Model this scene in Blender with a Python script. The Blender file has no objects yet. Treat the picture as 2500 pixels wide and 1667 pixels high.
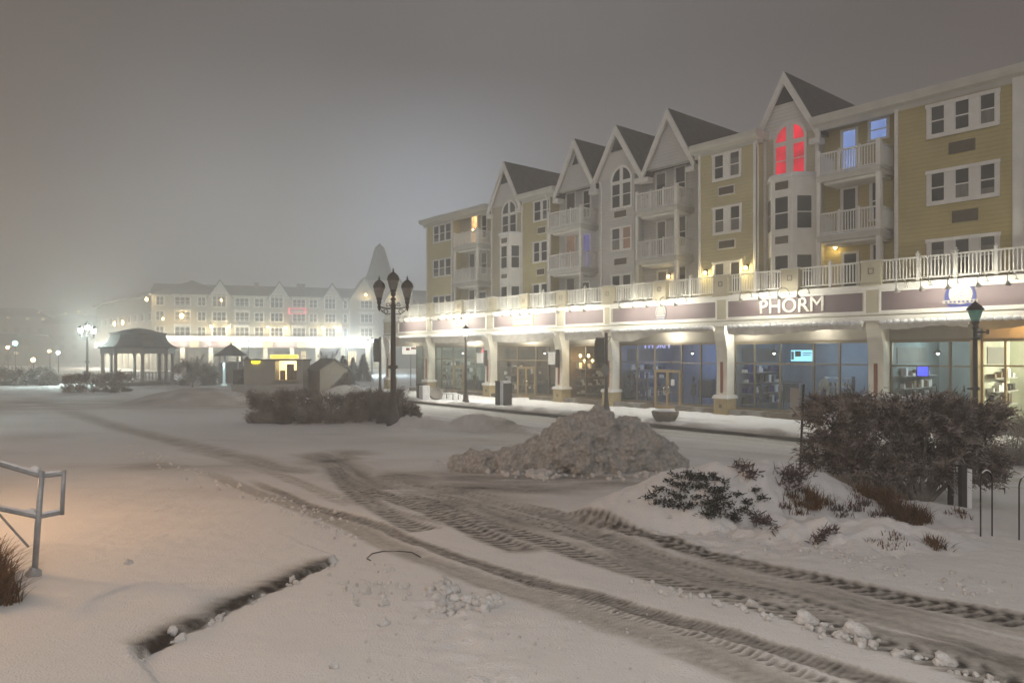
import bpy, math, random
import numpy as np
from mathutils import Vector, Matrix
random.seed(7)
rng = np.random.default_rng(11)
SC = bpy.context.scene
COL = SC.collection
PI = math.pi
# ------------------------------------------------------------------ photo calibration (focal length, horizon, eye height)
F, CX, HY, CAMZ = 1750.0, 1250.0, 862.0, 3.2
UL = math.hypot(.640, .768)
U = (.640 / UL, -.768 / UL)          # along the near facade, to the right
V = (.768 / UL, .640 / UL)           # into the near building
P0 = (11.07, 37.25)
PD = P0[0] * V[0] + P0[1] * V[1]
PU = P0[0] * U[0] + P0[1] * U[1]
def dep(x, t):
    return (PD + t) / (V[0] * (x - CX) / F + V[1])
def fs(x, t=0.0):
    d = dep(x, t); rx = (x - CX) / F
    return d * (U[0] * rx + U[1]) - PU
def fz(x, y, t=0.0):
    return CAMZ + dep(x, t) * (HY - y) / F
def loc2w(s, t):
    return (P0[0] + s * U[0] + t * V[0], P0[1] + s * U[1] + t * V[1])
def hg(Y):                           # broad lie of the land: the viewpoint stands on a rise above the street
    return -.14 + 1.89 * np.exp(-np.maximum(Y, 0) / 11.0)
def gpt(x, y):                       # ground point seen at photo position (x, y)
    k = (y - HY) / F
    a, b = 1.0, 400.0
    for _ in range(60):
        m = .5 * (a + b)
        if m * k < CAMZ - float(hg(m)): a = m
        else: b = m
    return ((x - CX) / F * a, a)
def at(x, y, Y):                     # point at photo position (x, y) and depth Y
    return Vector(((x - CX) / F * Y, Y, CAMZ + (HY - y) / F * Y))

# ------------------------------------------------------------------ materials
def nt_new(name):
    m = bpy.data.materials.new(name); m.use_nodes = True
    nt = m.node_tree; b = nt.nodes['Principled BSDF']
    return m, nt, b
def mat(name, c, c2=None, scale=4.0, rough=.8, metal=0.0, bump=0.0, bscale=30.0, spec=.3, stretch=None, lo=.35, hi=.65):
    m, nt, b = nt_new(name)
    b.inputs['Roughness'].default_value = rough
    b.inputs['Metallic'].default_value = metal
    b.inputs['Specular IOR Level'].default_value = spec
    tc = nt.nodes.new('ShaderNodeTexCoord')
    vec = tc.outputs['Object']
    if stretch:
        mp = nt.nodes.new('ShaderNodeMapping'); mp.inputs['Scale'].default_value = stretch
        nt.links.new(vec, mp.inputs['Vector']); vec = mp.outputs['Vector']
    if c2 is None: c2 = tuple(v * .86 for v in c)
    n = nt.nodes.new('ShaderNodeTexNoise'); n.inputs['Scale'].default_value = scale; n.inputs['Detail'].default_value = 5
    nt.links.new(vec, n.inputs['Vector'])
    r = nt.nodes.new('ShaderNodeValToRGB')
    r.color_ramp.elements[0].position = lo; r.color_ramp.elements[0].color = (*c, 1)
    r.color_ramp.elements[1].position = hi; r.color_ramp.elements[1].color = (*c2, 1)
    nt.links.new(n.outputs['Fac'], r.inputs['Fac']); nt.links.new(r.outputs['Color'], b.inputs['Base Color'])
    if bump:
        n2 = nt.nodes.new('ShaderNodeTexNoise'); n2.inputs['Scale'].default_value = bscale; n2.inputs['Detail'].default_value = 6
        nt.links.new(vec, n2.inputs['Vector'])
        bp = nt.nodes.new('ShaderNodeBump'); bp.inputs['Strength'].default_value = bump; bp.inputs['Distance'].default_value = .05
        nt.links.new(n2.outputs['Fac'], bp.inputs['Height']); nt.links.new(bp.outputs['Normal'], b.inputs['Normal'])
    return m
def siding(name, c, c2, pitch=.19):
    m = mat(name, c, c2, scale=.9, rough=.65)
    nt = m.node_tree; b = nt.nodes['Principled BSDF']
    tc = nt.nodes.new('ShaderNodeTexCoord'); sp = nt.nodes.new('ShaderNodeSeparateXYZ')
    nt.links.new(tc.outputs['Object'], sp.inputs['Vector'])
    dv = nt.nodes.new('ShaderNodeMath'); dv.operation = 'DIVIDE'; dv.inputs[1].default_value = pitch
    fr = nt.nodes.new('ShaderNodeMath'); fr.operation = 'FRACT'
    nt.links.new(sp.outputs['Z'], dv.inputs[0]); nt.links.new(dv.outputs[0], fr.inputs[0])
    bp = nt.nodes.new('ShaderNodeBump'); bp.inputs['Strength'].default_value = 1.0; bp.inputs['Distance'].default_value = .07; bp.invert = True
    gv = nt.nodes.new('ShaderNodeMapRange'); gv.inputs['From Min'].default_value = .10; gv.inputs['From Max'].default_value = .16; gv.inputs['To Min'].default_value = .80; gv.inputs['To Max'].default_value = 1.0   # shadow line of the board joints put into the colour
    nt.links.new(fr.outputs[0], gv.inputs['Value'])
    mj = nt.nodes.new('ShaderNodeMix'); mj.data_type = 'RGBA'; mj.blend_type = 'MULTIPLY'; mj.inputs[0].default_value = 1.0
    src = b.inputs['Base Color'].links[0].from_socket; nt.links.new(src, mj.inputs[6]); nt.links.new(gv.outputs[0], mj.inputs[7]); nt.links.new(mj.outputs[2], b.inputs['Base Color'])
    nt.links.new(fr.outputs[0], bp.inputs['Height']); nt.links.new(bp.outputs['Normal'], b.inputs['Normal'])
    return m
def emis(name, c, s):
    m, nt, b = nt_new(name)
    b.inputs['Base Color'].default_value = (*[min(.8, v) for v in c], 1)
    b.inputs['Emission Color'].default_value = (*c, 1); b.inputs['Emission Strength'].default_value = s
    b.inputs['Roughness'].default_value = .4
    return m
def glow_glass(name, c, s, c2, scale):   # lit window: curtain-mottled light
    m, nt, b = nt_new(name)
    tc = nt.nodes.new('ShaderNodeTexCoord'); n = nt.nodes.new('ShaderNodeTexNoise'); n.inputs['Scale'].default_value = scale
    nt.links.new(tc.outputs['Object'], n.inputs['Vector'])
    r = nt.nodes.new('ShaderNodeValToRGB')
    r.color_ramp.elements[0].position = .3; r.color_ramp.elements[0].color = (*c, 1)
    r.color_ramp.elements[1].position = .7; r.color_ramp.elements[1].color = (*c2, 1)
    nt.links.new(n.outputs['Fac'], r.inputs['Fac']); nt.links.new(r.outputs['Color'], b.inputs['Emission Color'])
    b.inputs['Emission Strength'].default_value = s
    b.inputs['Base Color'].default_value = (.03, .03, .03, 1); b.inputs['Roughness'].default_value = .15
    return m
def clear_glass(name, tint, refl):
    m = bpy.data.materials.new(name); m.use_nodes = True
    nt = m.node_tree; nt.nodes.clear()
    o = nt.nodes.new('ShaderNodeOutputMaterial'); t = nt.nodes.new('ShaderNodeBsdfTransparent'); g = nt.nodes.new('ShaderNodeBsdfGlossy')
    t.inputs['Color'].default_value = (*tint, 1); g.inputs['Roughness'].default_value = .04; g.inputs['Color'].default_value = (.9, .95, .95, 1)
    lw = nt.nodes.new('ShaderNodeLayerWeight'); lw.inputs['Blend'].default_value = .5
    pw = nt.nodes.new('ShaderNodeMath'); pw.operation = 'POWER'; pw.inputs[1].default_value = 4.0; nt.links.new(lw.outputs['Facing'], pw.inputs[0])
    fr = nt.nodes.new('ShaderNodeMath'); fr.operation = 'MULTIPLY_ADD'; fr.inputs[1].default_value = .8; fr.inputs[2].default_value = refl; nt.links.new(pw.outputs[0], fr.inputs[0])
    mx = nt.nodes.new('ShaderNodeMixShader')
    nt.links.new(fr.outputs[0], mx.inputs[0]); nt.links.new(t.outputs[0], mx.inputs[1]); nt.links.new(g.outputs[0], mx.inputs[2])
    nt.links.new(mx.outputs[0], o.inputs['Surface'])
    return m
M = dict(
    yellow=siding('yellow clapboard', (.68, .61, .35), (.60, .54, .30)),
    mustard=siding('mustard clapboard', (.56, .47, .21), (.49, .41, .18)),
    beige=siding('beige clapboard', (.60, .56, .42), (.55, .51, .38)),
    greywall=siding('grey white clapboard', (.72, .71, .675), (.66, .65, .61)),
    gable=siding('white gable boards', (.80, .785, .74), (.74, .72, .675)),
    white=mat('white painted trim', (.82, .81, .77), (.75, .735, .69), scale=2.0, rough=.55),
    rail=mat('white rail paint', (.82, .81, .77), (.75, .74, .69), scale=3.0, rough=.5),
    cream=mat('cream fascia paint', (.52, .48, .36), (.46, .42, .32), scale=1.3, rough=.6, bump=.15, bscale=8),
    column=mat('cream column stucco', (.72, .69, .59), (.64, .61, .52), scale=2.5, rough=.75, bump=.3, bscale=40),
    tanstone=mat('tan column base stone', (.42, .33, .17), (.34, .27, .14), scale=3, rough=.8, bump=.3, bscale=25),
    redstripe=mat('red column stripe', (.20, .055, .03), (.15, .04, .025), rough=.6),
    mauve=mat('mauve sign board', (.20, .155, .165), (.17, .13, .142), scale=1.2, rough=.5, stretch=(1, 1, .4)),
    roof=mat('dark grey shingles', (.105, .10, .096), (.065, .062, .06), scale=2.5, rough=.9, bump=.5, bscale=18),
    snowroof=mat('snow cap', (.80, .81, .83), (.72, .73, .75), scale=3, rough=.85, bump=.4, bscale=14),
    gutter=mat('eave soffit paint', (.60, .585, .53), (.52, .51, .47), scale=1.5, rough=.6),
    pane=mat('dark window glass', (.028, .032, .034), (.05, .054, .055), scale=.7, rough=.06, spec=.6),
    blind=mat('window with pale blind', (.10, .10, .095), (.07, .07, .068), scale=.9, rough=.1, spec=.6),
    grille=mat('brown vent grille', (.13, .105, .07), (.10, .08, .055), scale=9, rough=.6),
    bronze=mat('tan bronze frames', (.34, .25, .115), (.28, .20, .095), scale=2, rough=.4, metal=.3),
    curtain=mat('pale drawn blind', (.21, .20, .18), (.15, .145, .13), scale=1.5, rough=.6, stretch=(6, 6, 1)),
    header=mat('shaded brown grey header boards', (.27, .245, .20), (.23, .21, .17), scale=1.5, rough=.7),  # shade under the awnings put into the board colour
    mull=mat('dark tan mullions', (.20, .16, .10), (.16, .13, .08), scale=2, rough=.4, metal=.3),
    chrome=mat('bright ring handle', (.8, .74, .6), rough=.2, metal=1.0),
    lampmetal=mat('sign lamp enamel', (.35, .34, .31), rough=.4, metal=.4),
    iron=mat('dark bronze lamp post iron', (.050, .044, .040), (.075, .066, .060), scale=5, rough=.5, metal=.3, bump=.2, bscale=30),
    ironb=mat('black iron', (.022, .022, .023), (.035, .034, .033), scale=5, rough=.5, metal=.2),
    globe=mat('unlit smoked lantern globe', (.16, .155, .14), (.22, .21, .19), scale=5, rough=.25, spec=.6),
    greenglobe=mat('unlit green lantern glass', (.10, .34, .27), (.16, .44, .36), scale=8, rough=.12, spec=.7),
    awning=mat('grey awning cloth', (.62, .59, .53), (.52, .49, .44), scale=3, rough=.9, bump=.3, bscale=9),
    awnlit=mat('orange lit awning cloth', (.52, .37, .20), (.43, .30, .16), scale=2, rough=.9, bump=.3, bscale=9),  # warm light on the last awning put into the cloth colour
    ledge=mat('dark stone ledge', (.13, .105, .075), (.30, .29, .27), scale=1.6, rough=.85, bump=.5, bscale=9, lo=.5, hi=.62),
    glass=clear_glass('shop window glass', (.88, .90, .90), .025),
    stone=mat('grey cast stone', (.20, .18, .16), (.27, .25, .22), scale=6, rough=.9, bump=.5, bscale=30),
    wood=mat('brown boards', (.20, .14, .085), (.155, .11, .07), scale=2, rough=.8, stretch=(8, 8, 1)),
    shedpale=mat('pale shed boards', (.42, .40, .35), (.37, .35, .30), scale=2, rough=.8, stretch=(8, 8, 1)),
    kioskgrey=mat('grey kiosk panels', (.36, .345, .32), (.31, .30, .28), scale=1, rough=.6),
    darkbox=mat('dark cabinet paint', (.035, .034, .034), (.05, .048, .047), rough=.6),
    signwhite=mat('white sign face', (.78, .77, .74), (.72, .71, .68), rough=.45),
    signgrey=mat('back of a metal sign', (.20, .195, .185), (.25, .24, .23), rough=.5, metal=.4),
    banner=mat('dark banner cloth', (.075, .072, .07), (.055, .053, .052), rough=.85, bump=.3, bscale=6),
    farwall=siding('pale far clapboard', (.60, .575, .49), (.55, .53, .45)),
    farside=siding('shaded wing clapboard', (.27, .255, .225), (.24, .225, .20)),  # darker copy of the far clapboard, shade put into its colour
    farpane=mat('far window glass', (.05, .052, .052), rough=.15),
    galv=mat('galvanised rail', (.32, .34, .37), (.42, .44, .46), scale=14, rough=.5, metal=.5),
    ink=mat('dark sign lettering', (.035, .035, .06), rough=.5),
    blue=mat('blue emblem enamel', (.03, .045, .20), rough=.4),
    red=mat('red sign lettering', (.45, .02, .02), rough=.5),
    gold=mat('orange sign border', (.60, .30, .07), rough=.5),
    shopface=mat('cream shop sign face', (.40, .37, .31), (.35, .33, .28), rough=.5),
    letter=mat('raised white letters', (.80, .77, .70), (.74, .71, .64), rough=.4),
    bark=mat('frosted grey brown stems', (.17, .14, .115), (.34, .31, .28), scale=7, rough=.9),
    twig=mat('brown frosted twigs', (.088, .066, .054), (.36, .315, .285), scale=4.2, rough=.95, lo=.44, hi=.66),
    twigfar=mat('brown hedge twigs', (.135, .108, .095), (.33, .295, .27), scale=1.6, rough=.95, lo=.4, hi=.68),
    leafdark=mat('dark evergreen leaves', (.014, .018, .013), (.03, .034, .024), scale=9, rough=.5),
    straw=mat('rusty dry grass', (.17, .085, .032), (.085, .045, .022), scale=6, rough=.9),
    purple=mat('dry purple brown foliage', (.075, .05, .055), (.14, .10, .095), scale=7, rough=.9),
    conifer=mat('dim conifer needles', (.05, .055, .045), (.10, .10, .09), scale=2.5, rough=.95),
)
E = dict(
    red=glow_glass('red lit window', (.85, .02, .05), .80, (.32, .012, .025), 1.6),
    bluew=glow_glass('blue lit door', (.20, .30, .62), .85, (.13, .20, .42), 1.4),
    violet=glow_glass('violet lit door', (.16, .13, .40), .75, (.08, .075, .16), 1.3),
    orange=glow_glass('orange lit door', (1, .62, .25), 1.9, (.35, .16, .05), 3.0),
    dimorange=glow_glass('faintly orange window', (.20, .10, .045), .8, (.06, .055, .05), 1.5),
    dimyellow=glow_glass('dim yellow window', (.45, .33, .10), .75, (.14, .11, .05), 1.5),
    warmbulb=emis('warm bulb', (1, .72, .30), 16),
    farbulb=emis('far warm bulb', (1, .66, .26), 22),
    coolbulb=emis('cool lit globe', (.80, 1, .95), 26),
    signbulb=emis('sign lamp bulb', (1, .95, .76), 12),
    tv=emis('blue white screen', (.32, .75, .95), 1.3),
    tvblue=emis('deep blue screen', (.08, .10, .95), 1.4),
    neonblue=emis('pale violet lettering', (.50, .48, 1.0), 1.1),
    neonyellow=emis('yellow neon', (1, .80, .02), 3.0),
    neonpink=emis('pink light strip', (1, .16, .20), 1.6),
    hatch=emis('lit kiosk interior', (1, .72, .36), 1.5),
    kiosksign=emis('lit amber sign', (1, .66, .10), 2.2),
    farshop=emis('lit far shop window', (1, .72, .38), 1.1),
    exitred=emis('red exit lamp', (1, .10, .10), 1.1),
    green=emis('green traffic lamp', (.25, 1, .75), 18),
)

# ------------------------------------------------------------------ mesh helpers
class MB:
    def __init__(s): s.v = []; s.f = []
    def add(s, vs, fs_):
        o = len(s.v); s.v.extend([tuple(p) for p in vs]); s.f.extend([tuple(i + o for i in f) for f in fs_]); return s
    def box(s, x0, x1, y0, y1, z0, z1):
        vs = [(x, y, z) for z in (z0, z1) for y in (y0, y1) for x in (x0, x1)]
        return s.add(vs, [(0, 2, 3, 1), (4, 5, 7, 6), (0, 1, 5, 4), (2, 6, 7, 3), (0, 4, 6, 2), (1, 3, 7, 5)])
    def prism(s, poly, y0, y1):            # polygon in (x, z), extruded along y
        n = len(poly)
        vs = [(p[0], y0, p[1]) for p in poly] + [(p[0], y1, p[1]) for p in poly]
        return s.add(vs, [tuple(range(n)), tuple(range(2 * n - 1, n - 1, -1))] + [(i, i + n, (i + 1) % n + n, (i + 1) % n) for i in range(n)])
    def plan(s, poly, z0, z1):             # polygon in (x, y), extruded along z
        n = len(poly)
        vs = [(p[0], p[1], z0) for p in poly] + [(p[0], p[1], z1) for p in poly]
        return s.add(vs, [tuple(range(n - 1, -1, -1)), tuple(range(n, 2 * n))] + [(i, (i + 1) % n, (i + 1) % n + n, i + n) for i in range(n)])
    def sect(s, poly, x0, x1):             # polygon in (y, z), extruded along x
        n = len(poly)
        vs = [(x0, p[0], p[1]) for p in poly] + [(x1, p[0], p[1]) for p in poly]
        return s.add(vs, [tuple(range(n)), tuple(range(2 * n - 1, n - 1, -1))] + [(i, i + n, (i + 1) % n + n, (i + 1) % n) for i in range(n)])
    def tube(s, pts, r, n=8, caps=True):
        pts = [Vector(p) for p in pts]
        rs = r if isinstance(r, (list, tuple)) else [r] * len(pts)
        vs = []; ref = None
        for i, p in enumerate(pts):
            d = (pts[min(i + 1, len(pts) - 1)] - pts[max(i - 1, 0)])
            if d.length < 1e-9: d = Vector((0, 0, 1))
            d.normalize()
            if ref is None: ref = Vector((1, 0, 0)) if abs(d.x) < .8 else Vector((0, 1, 0))
            a = d.cross(ref)
            if a.length < 1e-6: a = d.orthogonal()
            a.normalize(); b = d.cross(a); ref = b.cross(d) if False else ref
            for k in range(n):
                w = 2 * PI * k / n
                vs.append(p + (a * math.cos(w) + b * math.sin(w)) * rs[i])
        fs_ = []
        for i in range(len(pts) - 1):
            for k in range(n):
                k2 = (k + 1) % n
                fs_.append((i * n + k, i * n + k2, (i + 1) * n + k2, (i + 1) * n + k))
        if caps:
            fs_.append(tuple(range(n - 1, -1, -1))); fs_.append(tuple(range((len(pts) - 1) * n, len(pts) * n)))
        return s.add(vs, fs_)
    def lathe(s, prof, n=16, c=(0, 0, 0), phase=0.0):
        vs = []
        for r, z in prof:
            for k in range(n):
                w = 2 * PI * (k + phase) / n
                vs.append((c[0] + r * math.cos(w), c[1] + r * math.sin(w), c[2] + z))
        fs_ = []
        for i in range(len(prof) - 1):
            for k in range(n):
                k2 = (k + 1) % n
                fs_.append((i * n + k, i * n + k2, (i + 1) * n + k2, (i + 1) * n + k))
        fs_.append(tuple(range(n - 1, -1, -1))); fs_.append(tuple(range((len(prof) - 1) * n, len(prof) * n)))
        return s.add(vs, fs_)
    def ball(s, c, r, n=10, sz=1.0):
        prof = [(max(1e-4, r * math.sin(PI * i / n)), -r * sz * math.cos(PI * i / n)) for i in range(n + 1)]
        return s.lathe(prof, n + 2, c)
    def ring(s, c, R, r, axis='y', n=20, m=6):
        pts = []
        for k in range(n + 1):
            w = 2 * PI * k / n
            if axis == 'y': pts.append((c[0] + R * math.cos(w), c[1], c[2] + R * math.sin(w)))
            else: pts.append((c[0] + R * math.cos(w), c[1] + R * math.sin(w), c[2]))
        return s.tube(pts, r, m, caps=False)
    def build(s, name, m, parent=None, smooth=False, **kw):
        me = bpy.data.meshes.new(name); me.from_pydata(s.v, [], s.f); me.update()
        return link(name, me, m, parent, smooth, **kw)
def link(name, me, m, parent=None, smooth=False, loc=None, label=None):
    if m is not None and len(me.materials) == 0: me.materials.append(m)
    if smooth: me.polygons.foreach_set('use_smooth', [True] * len(me.polygons))
    o = bpy.data.objects.new(name, me); COL.objects.link(o)
    if parent is not None: o.parent = parent
    if loc is not None: o.location = loc
    if label: o['label'] = label
    return o
def npmesh(name, v, f, m, parent=None, smooth=False, attr=None):
    v = np.asarray(v, dtype=np.float32); f = np.asarray(f, dtype=np.int32)
    k = f.shape[1]
    me = bpy.data.meshes.new(name)
    me.vertices.add(len(v)); me.vertices.foreach_set('co', v.ravel())
    me.loops.add(f.size); me.loops.foreach_set('vertex_index', f.ravel())
    me.polygons.add(len(f)); me.polygons.foreach_set('loop_start', np.arange(0, f.size, k, dtype=np.int32))
    me.polygons.foreach_set('loop_total', np.full(len(f), k, dtype=np.int32))
    if smooth: me.polygons.foreach_set('use_smooth', np.ones(len(f), dtype=bool))
    me.update(calc_edges=True); me.validate()
    if attr:
        for an, av in attr.items():
            a = me.attributes.new(an, 'FLOAT', 'POINT'); a.data.foreach_set('value', np.asarray(av, dtype=np.float32))
    return link(name, me, m, parent)
def tag(o, label, cat=None, group=None, kind=None):
    if label: o['label'] = label
    if cat: o['category'] = cat
    if group: o['group'] = group
    if kind: o['kind'] = kind
    return o
def thing(name, label, cat, loc=(0, 0, 0), rotz=0.0, group=None):
    o = bpy.data.objects.new(name, None); COL.objects.link(o)
    o.empty_display_size = .3; o.location = loc; o.rotation_euler = (0, 0, rotz)
    return tag(o, label, cat, group)
def dup(root, loc, rotz, label, group=None, matmap=None):
    r = root.copy(); COL.objects.link(r); r.location = loc; r.rotation_euler = (0, 0, rotz); r['label'] = label
    if group: r['group'] = group
    for ch in list(root.children):
        c = ch.copy(); COL.objects.link(c); c.parent = r
        if matmap and c.name.split('.')[0] in matmap:
            c.data = c.data.copy(); c.data.materials.clear(); c.data.materials.append(matmap[c.name.split('.')[0]])
        for g in ch.children:
            d = g.copy(); COL.objects.link(d); d.parent = c
            if matmap and d.name.split('.')[0] in matmap:
                d.data = d.data.copy(); d.data.materials.clear(); d.data.materials.append(matmap[d.name.split('.')[0]])
    return r
def light(kind, name, loc, power, color, parent=None, radius=.08, spot=None, blend=.6, aim=None):
    l = bpy.data.lights.new(name, kind); l.energy = power; l.color = color; l.shadow_soft_size = radius
    if kind == 'SPOT': l.spot_size = math.radians(spot); l.spot_blend = blend
    o = bpy.data.objects.new(name, l); COL.objects.link(o)
    if parent is not None: o.parent = parent
    o.location = loc
    if aim is not None:
        o.rotation_euler = (Vector(aim)).to_track_quat('-Z', 'Y').to_euler()
    return o
def text_mesh(body, size, depth=.02, shear=0.0, spacing=1.0, bevel=0.0, offset=0.0):
    cu = bpy.data.curves.new('lettering', 'FONT'); cu.body = body; cu.size = size; cu.extrude = depth
    cu.align_x = 'CENTER'; cu.align_y = 'CENTER'; cu.shear = shear; cu.space_character = spacing; cu.bevel_depth = bevel; cu.offset = offset; cu.resolution_u = 4
    o = bpy.data.objects.new('lettering', cu); COL.objects.link(o)
    dg = bpy.context.evaluated_depsgraph_get()
    me = bpy.data.meshes.new_from_object(o.evaluated_get(dg))
    bpy.data.objects.remove(o)
    me.materials.clear()
    return me
def put_text(body, size, m, parent, loc, depth=.02, name='lettering', xs=1.0, **kw):
    me = text_mesh(body, size, depth, **kw)
    me.transform(Matrix.Rotation(PI / 2, 4, 'X'))          # stand the letters up, facing local -y
    me.transform(Matrix.Diagonal((xs, 1, 1, 1)))
    return link(name, me, m, parent, loc=loc)

# ------------------------------------------------------------------ numpy noise
def _h(ix, iy, seed):
    n = (ix.astype(np.int64) * 374761393 + iy.astype(np.int64) * 668265263 + seed * 1442695041) & 0xffffffff
    n = ((n ^ (n >> 13)) * 1274126177) & 0xffffffff
    return ((n ^ (n >> 16)) & 0xffff) / 65535.0
def vn(x, y, seed=0):
    ix = np.floor(x); iy = np.floor(y); fx = x - ix; fy = y - iy
    fx = fx * fx * (3 - 2 * fx); fy = fy * fy * (3 - 2 * fy)
    a = _h(ix, iy, seed); b = _h(ix + 1, iy, seed); c = _h(ix, iy + 1, seed); d = _h(ix + 1, iy + 1, seed)
    return (a * (1 - fx) + b * fx) * (1 - fy) + (c * (1 - fx) + d * fx) * fy
def fbm(x, y, seed=0, oct=4):
    r = 0; a = .5; t = 0
    for k in range(oct):
        r = r + a * vn(x * 2 ** k, y * 2 ** k, seed + k * 17); t += a; a *= .5
    return r / t - .5
def sstep(a, b, x):
    t = np.clip((x - a) / (b - a), 0, 1); return t * t * (3 - 2 * t)
HAZE, SKY, EXPO = .0064, 1.0, 0.51
# ------------------------------------------------------------------ ground: one sheet, with drifts, wheel tracks and the step
def gpoly(pts): return np.array([gpt(x, y) for x, y in pts])
def axis(parts):
    out = []
    for a, b, st in parts: out.append(np.arange(a, b, st))
    return np.concatenate(out)
GX = np.concatenate([-np.geomspace(400, 60, 36), axis([(-58, -22, .9), (-22, -6.5, .16), (-6.5, 6.8, .042), (6.8, 22, .16), (22, 58, .9)]), np.geomspace(60, 400, 36)])
GY = np.concatenate([-np.geomspace(150, 1.2, 26), axis([(-1, 2.6, .16), (2.6, 10.6, .037), (10.6, 22, .09), (22, 60, .28), (60, 132, 1.5)]), np.geomspace(133, 620, 26)])
BUMPS = []                                  # x, y, rx, ry, height, power
def bump(px, py, rx, ry, h, dy=0.0, p=1.0):
    X, Y = gpt(px, py); BUMPS.append((X, Y + dy, rx, ry, h, p))
bump(1715, 1275, 1.3, .95, .60, .7, .75)      # snowed-in shrub
bump(1960, 1252, .9, .8, .44, .6)
bump(1880, 1272, 1.25, .8, .30, .7, .8)
bump(1800, 1200, 1.2, .7, .14, 1.0)             # beside it
bump(2110, 1215, 1.35, 1.1, .54, .8)           # smooth drift under the big shrub
bump(2160, 1270, 1.5, .75, .30, .35)
bump(2060, 1322, .8, .5, .20, .3)
bump(2230, 1340, .9, .5, .20, .3)
bump(2420, 1310, .5, .35, .10, .1)
bump(465, 985, 3.4, 2.6, 1.0, 1.0)             # far planted bed
bump(835, 972, 1.6, 1.6, .95, 1.0)             # pale heap by the shed
bump(900, 1030, 1.0, .8, .2)
for a in ((992, 1040, .55, .4, .38), (1055, 1042, .75, .5, .40), (1118, 1048, .8, .5, .42), (1192, 1048, 1.0, .55, .55), (1262, 1052, .8, .45, .25)):
    bump(*a)                                # ploughed berm
A_, B_, C_, D_ = [np.array(gpt(*p)) for p in ((818, 1353), (318, 1563), (432, 1700), (725, 1318))]
PLAT = [A_, B_, C_, C_ + (C_ - B_) * 2.0, np.array((-40., 0.)), np.array((-40., 30.)), D_ + (D_ - A_) * 6]
def inpoly(x, y, poly):
    r = np.zeros(x.shape, bool); n = len(poly)
    for i in range(n):
        x0, y0 = poly[i]; x1, y1 = poly[(i + 1) % n]
        if y0 == y1: continue
        c = ((y0 > y) != (y1 > y)) & (x < (x1 - x0) * (y - y0) / (y1 - y0) + x0)
        r ^= c
    return r
def segd(x, y, a, b):
    d = b - a; L2 = d @ d
    t = np.clip(((x - a[0]) * d[0] + (y - a[1]) * d[1]) / L2, 0, 1)
    return np.hypot(x - a[0] - t * d[0], y - a[1] - t * d[1]), t
def polyd(x, y, P):                         # distance, arc length, signed side
    best = np.full(x.shape, 1e9); arc = np.zeros(x.shape); side = np.zeros(x.shape); acc = 0
    for i in range(len(P) - 1):
        d, t = segd(x, y, P[i], P[i + 1]); L = np.hypot(*(P[i + 1] - P[i]))
        m = d < best
        best = np.where(m, d, best); arc = np.where(m, acc + t * L, arc)
        sg = np.sign((P[i + 1][0] - P[i][0]) * (y - P[i][1]) - (P[i + 1][1] - P[i][1]) * (x - P[i][0]))
        side = np.where(m, sg, side); acc += L
    return best, arc, side, acc
def smoothpoly(P, n=6):
    P = np.asarray(P); out = []
    for i in range(len(P) - 1):
        p0 = P[max(i - 1, 0)]; p1 = P[i]; p2 = P[i + 1]; p3 = P[min(i + 2, len(P) - 1)]
        for k in range(n):
            t = k / n
            out.append(.5 * (2 * p1 + (p2 - p0) * t + (2 * p0 - 5 * p1 + 4 * p2 - p3) * t * t + (3 * p1 - p0 - 3 * p2 + p3) * t ** 3))
    out.append(P[-1]); return np.array(out)
def ground_base(x, y):
    lt0 = (x - P0[0]) * V[0] + (y - P0[1]) * V[1]
    h = -.14 + (hg(y) + .14) * sstep(-7.0, -13.0, lt0)
    for bx, by, rx, ry, hh, p in BUMPS:
        r2 = ((x - bx) / rx) ** 2 + ((y - by) / ry) ** 2
        h = h + hh * np.clip(1 - r2 / 2.6, 0, 1) ** (1.6 * p)
    return h
def ground_z(x, y):                         # for standing things on it
    return float(ground_base(np.array([float(x)]), np.array([float(y)]))[0])
gx, gy = np.meshgrid(GX, GY); gxr, gyr = gx.ravel(), gy.ravel()
H = ground_base(gxr, gyr)
near = sstep(45, 12, gyr)
H = H + fbm(gxr * .35, gyr * .35, 3, 4) * .16 * sstep(60, 15, np.abs(gyr)) + fbm(gxr * 1.7, gyr * 1.7, 5, 4) * .045 * near + fbm(gxr * 7, gyr * 7, 9, 3) * .024 * near
bed = np.exp(-((gxr - 4.3) / 2.4) ** 2 - ((gyr - 11.0) / 1.9) ** 2)
H = H + bed * (fbm(gxr * 2.6, gyr * 2.6, 301, 4) * .40 + fbm(gxr * 8, gyr * 8, 302, 3) * .17)
drift = np.clip(fbm(gxr * .9 + gyr * .25, gyr * .35 - gxr * .1, 21, 3), 0, 1)
H = H + drift * .05 * near
dirt = np.zeros_like(H)
# platform step
ins = inpoly(gxr, gyr, PLAT)
d1, t1 = segd(gxr, gyr, A_, B_); d2, t2 = segd(gxr, gyr, B_, C_ + (C_ - B_) * 2); d3, t3 = segd(gxr, gyr, A_, D_)
amp3 = np.clip(1 - t3 * 1.1, 0, 1)
drop = np.maximum(np.maximum(np.exp(-(d1 / 1.1) ** 2), 1.5 * np.exp(-(d2 / .7) ** 2)), np.exp(-(d3 / .7) ** 2) * amp3)
H = H - np.where(ins, 0, .078 * drop)
jag = fbm(gxr * 5, gyr * 5, 31, 4)
scour = np.where(ins, np.exp(-np.maximum(d1 - .05, 0) / (.045 + .10 * np.clip(fbm(gxr * .9, gyr * .9, 77, 2) + .35, 0, 1))) * sstep(0.0, .10, t1) * sstep(1.0, .93, t1), 0)
streak = fbm((gxr * .75 + gyr * .25) * 1.2, (gyr - gxr * .3) * 7, 41, 4)
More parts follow.
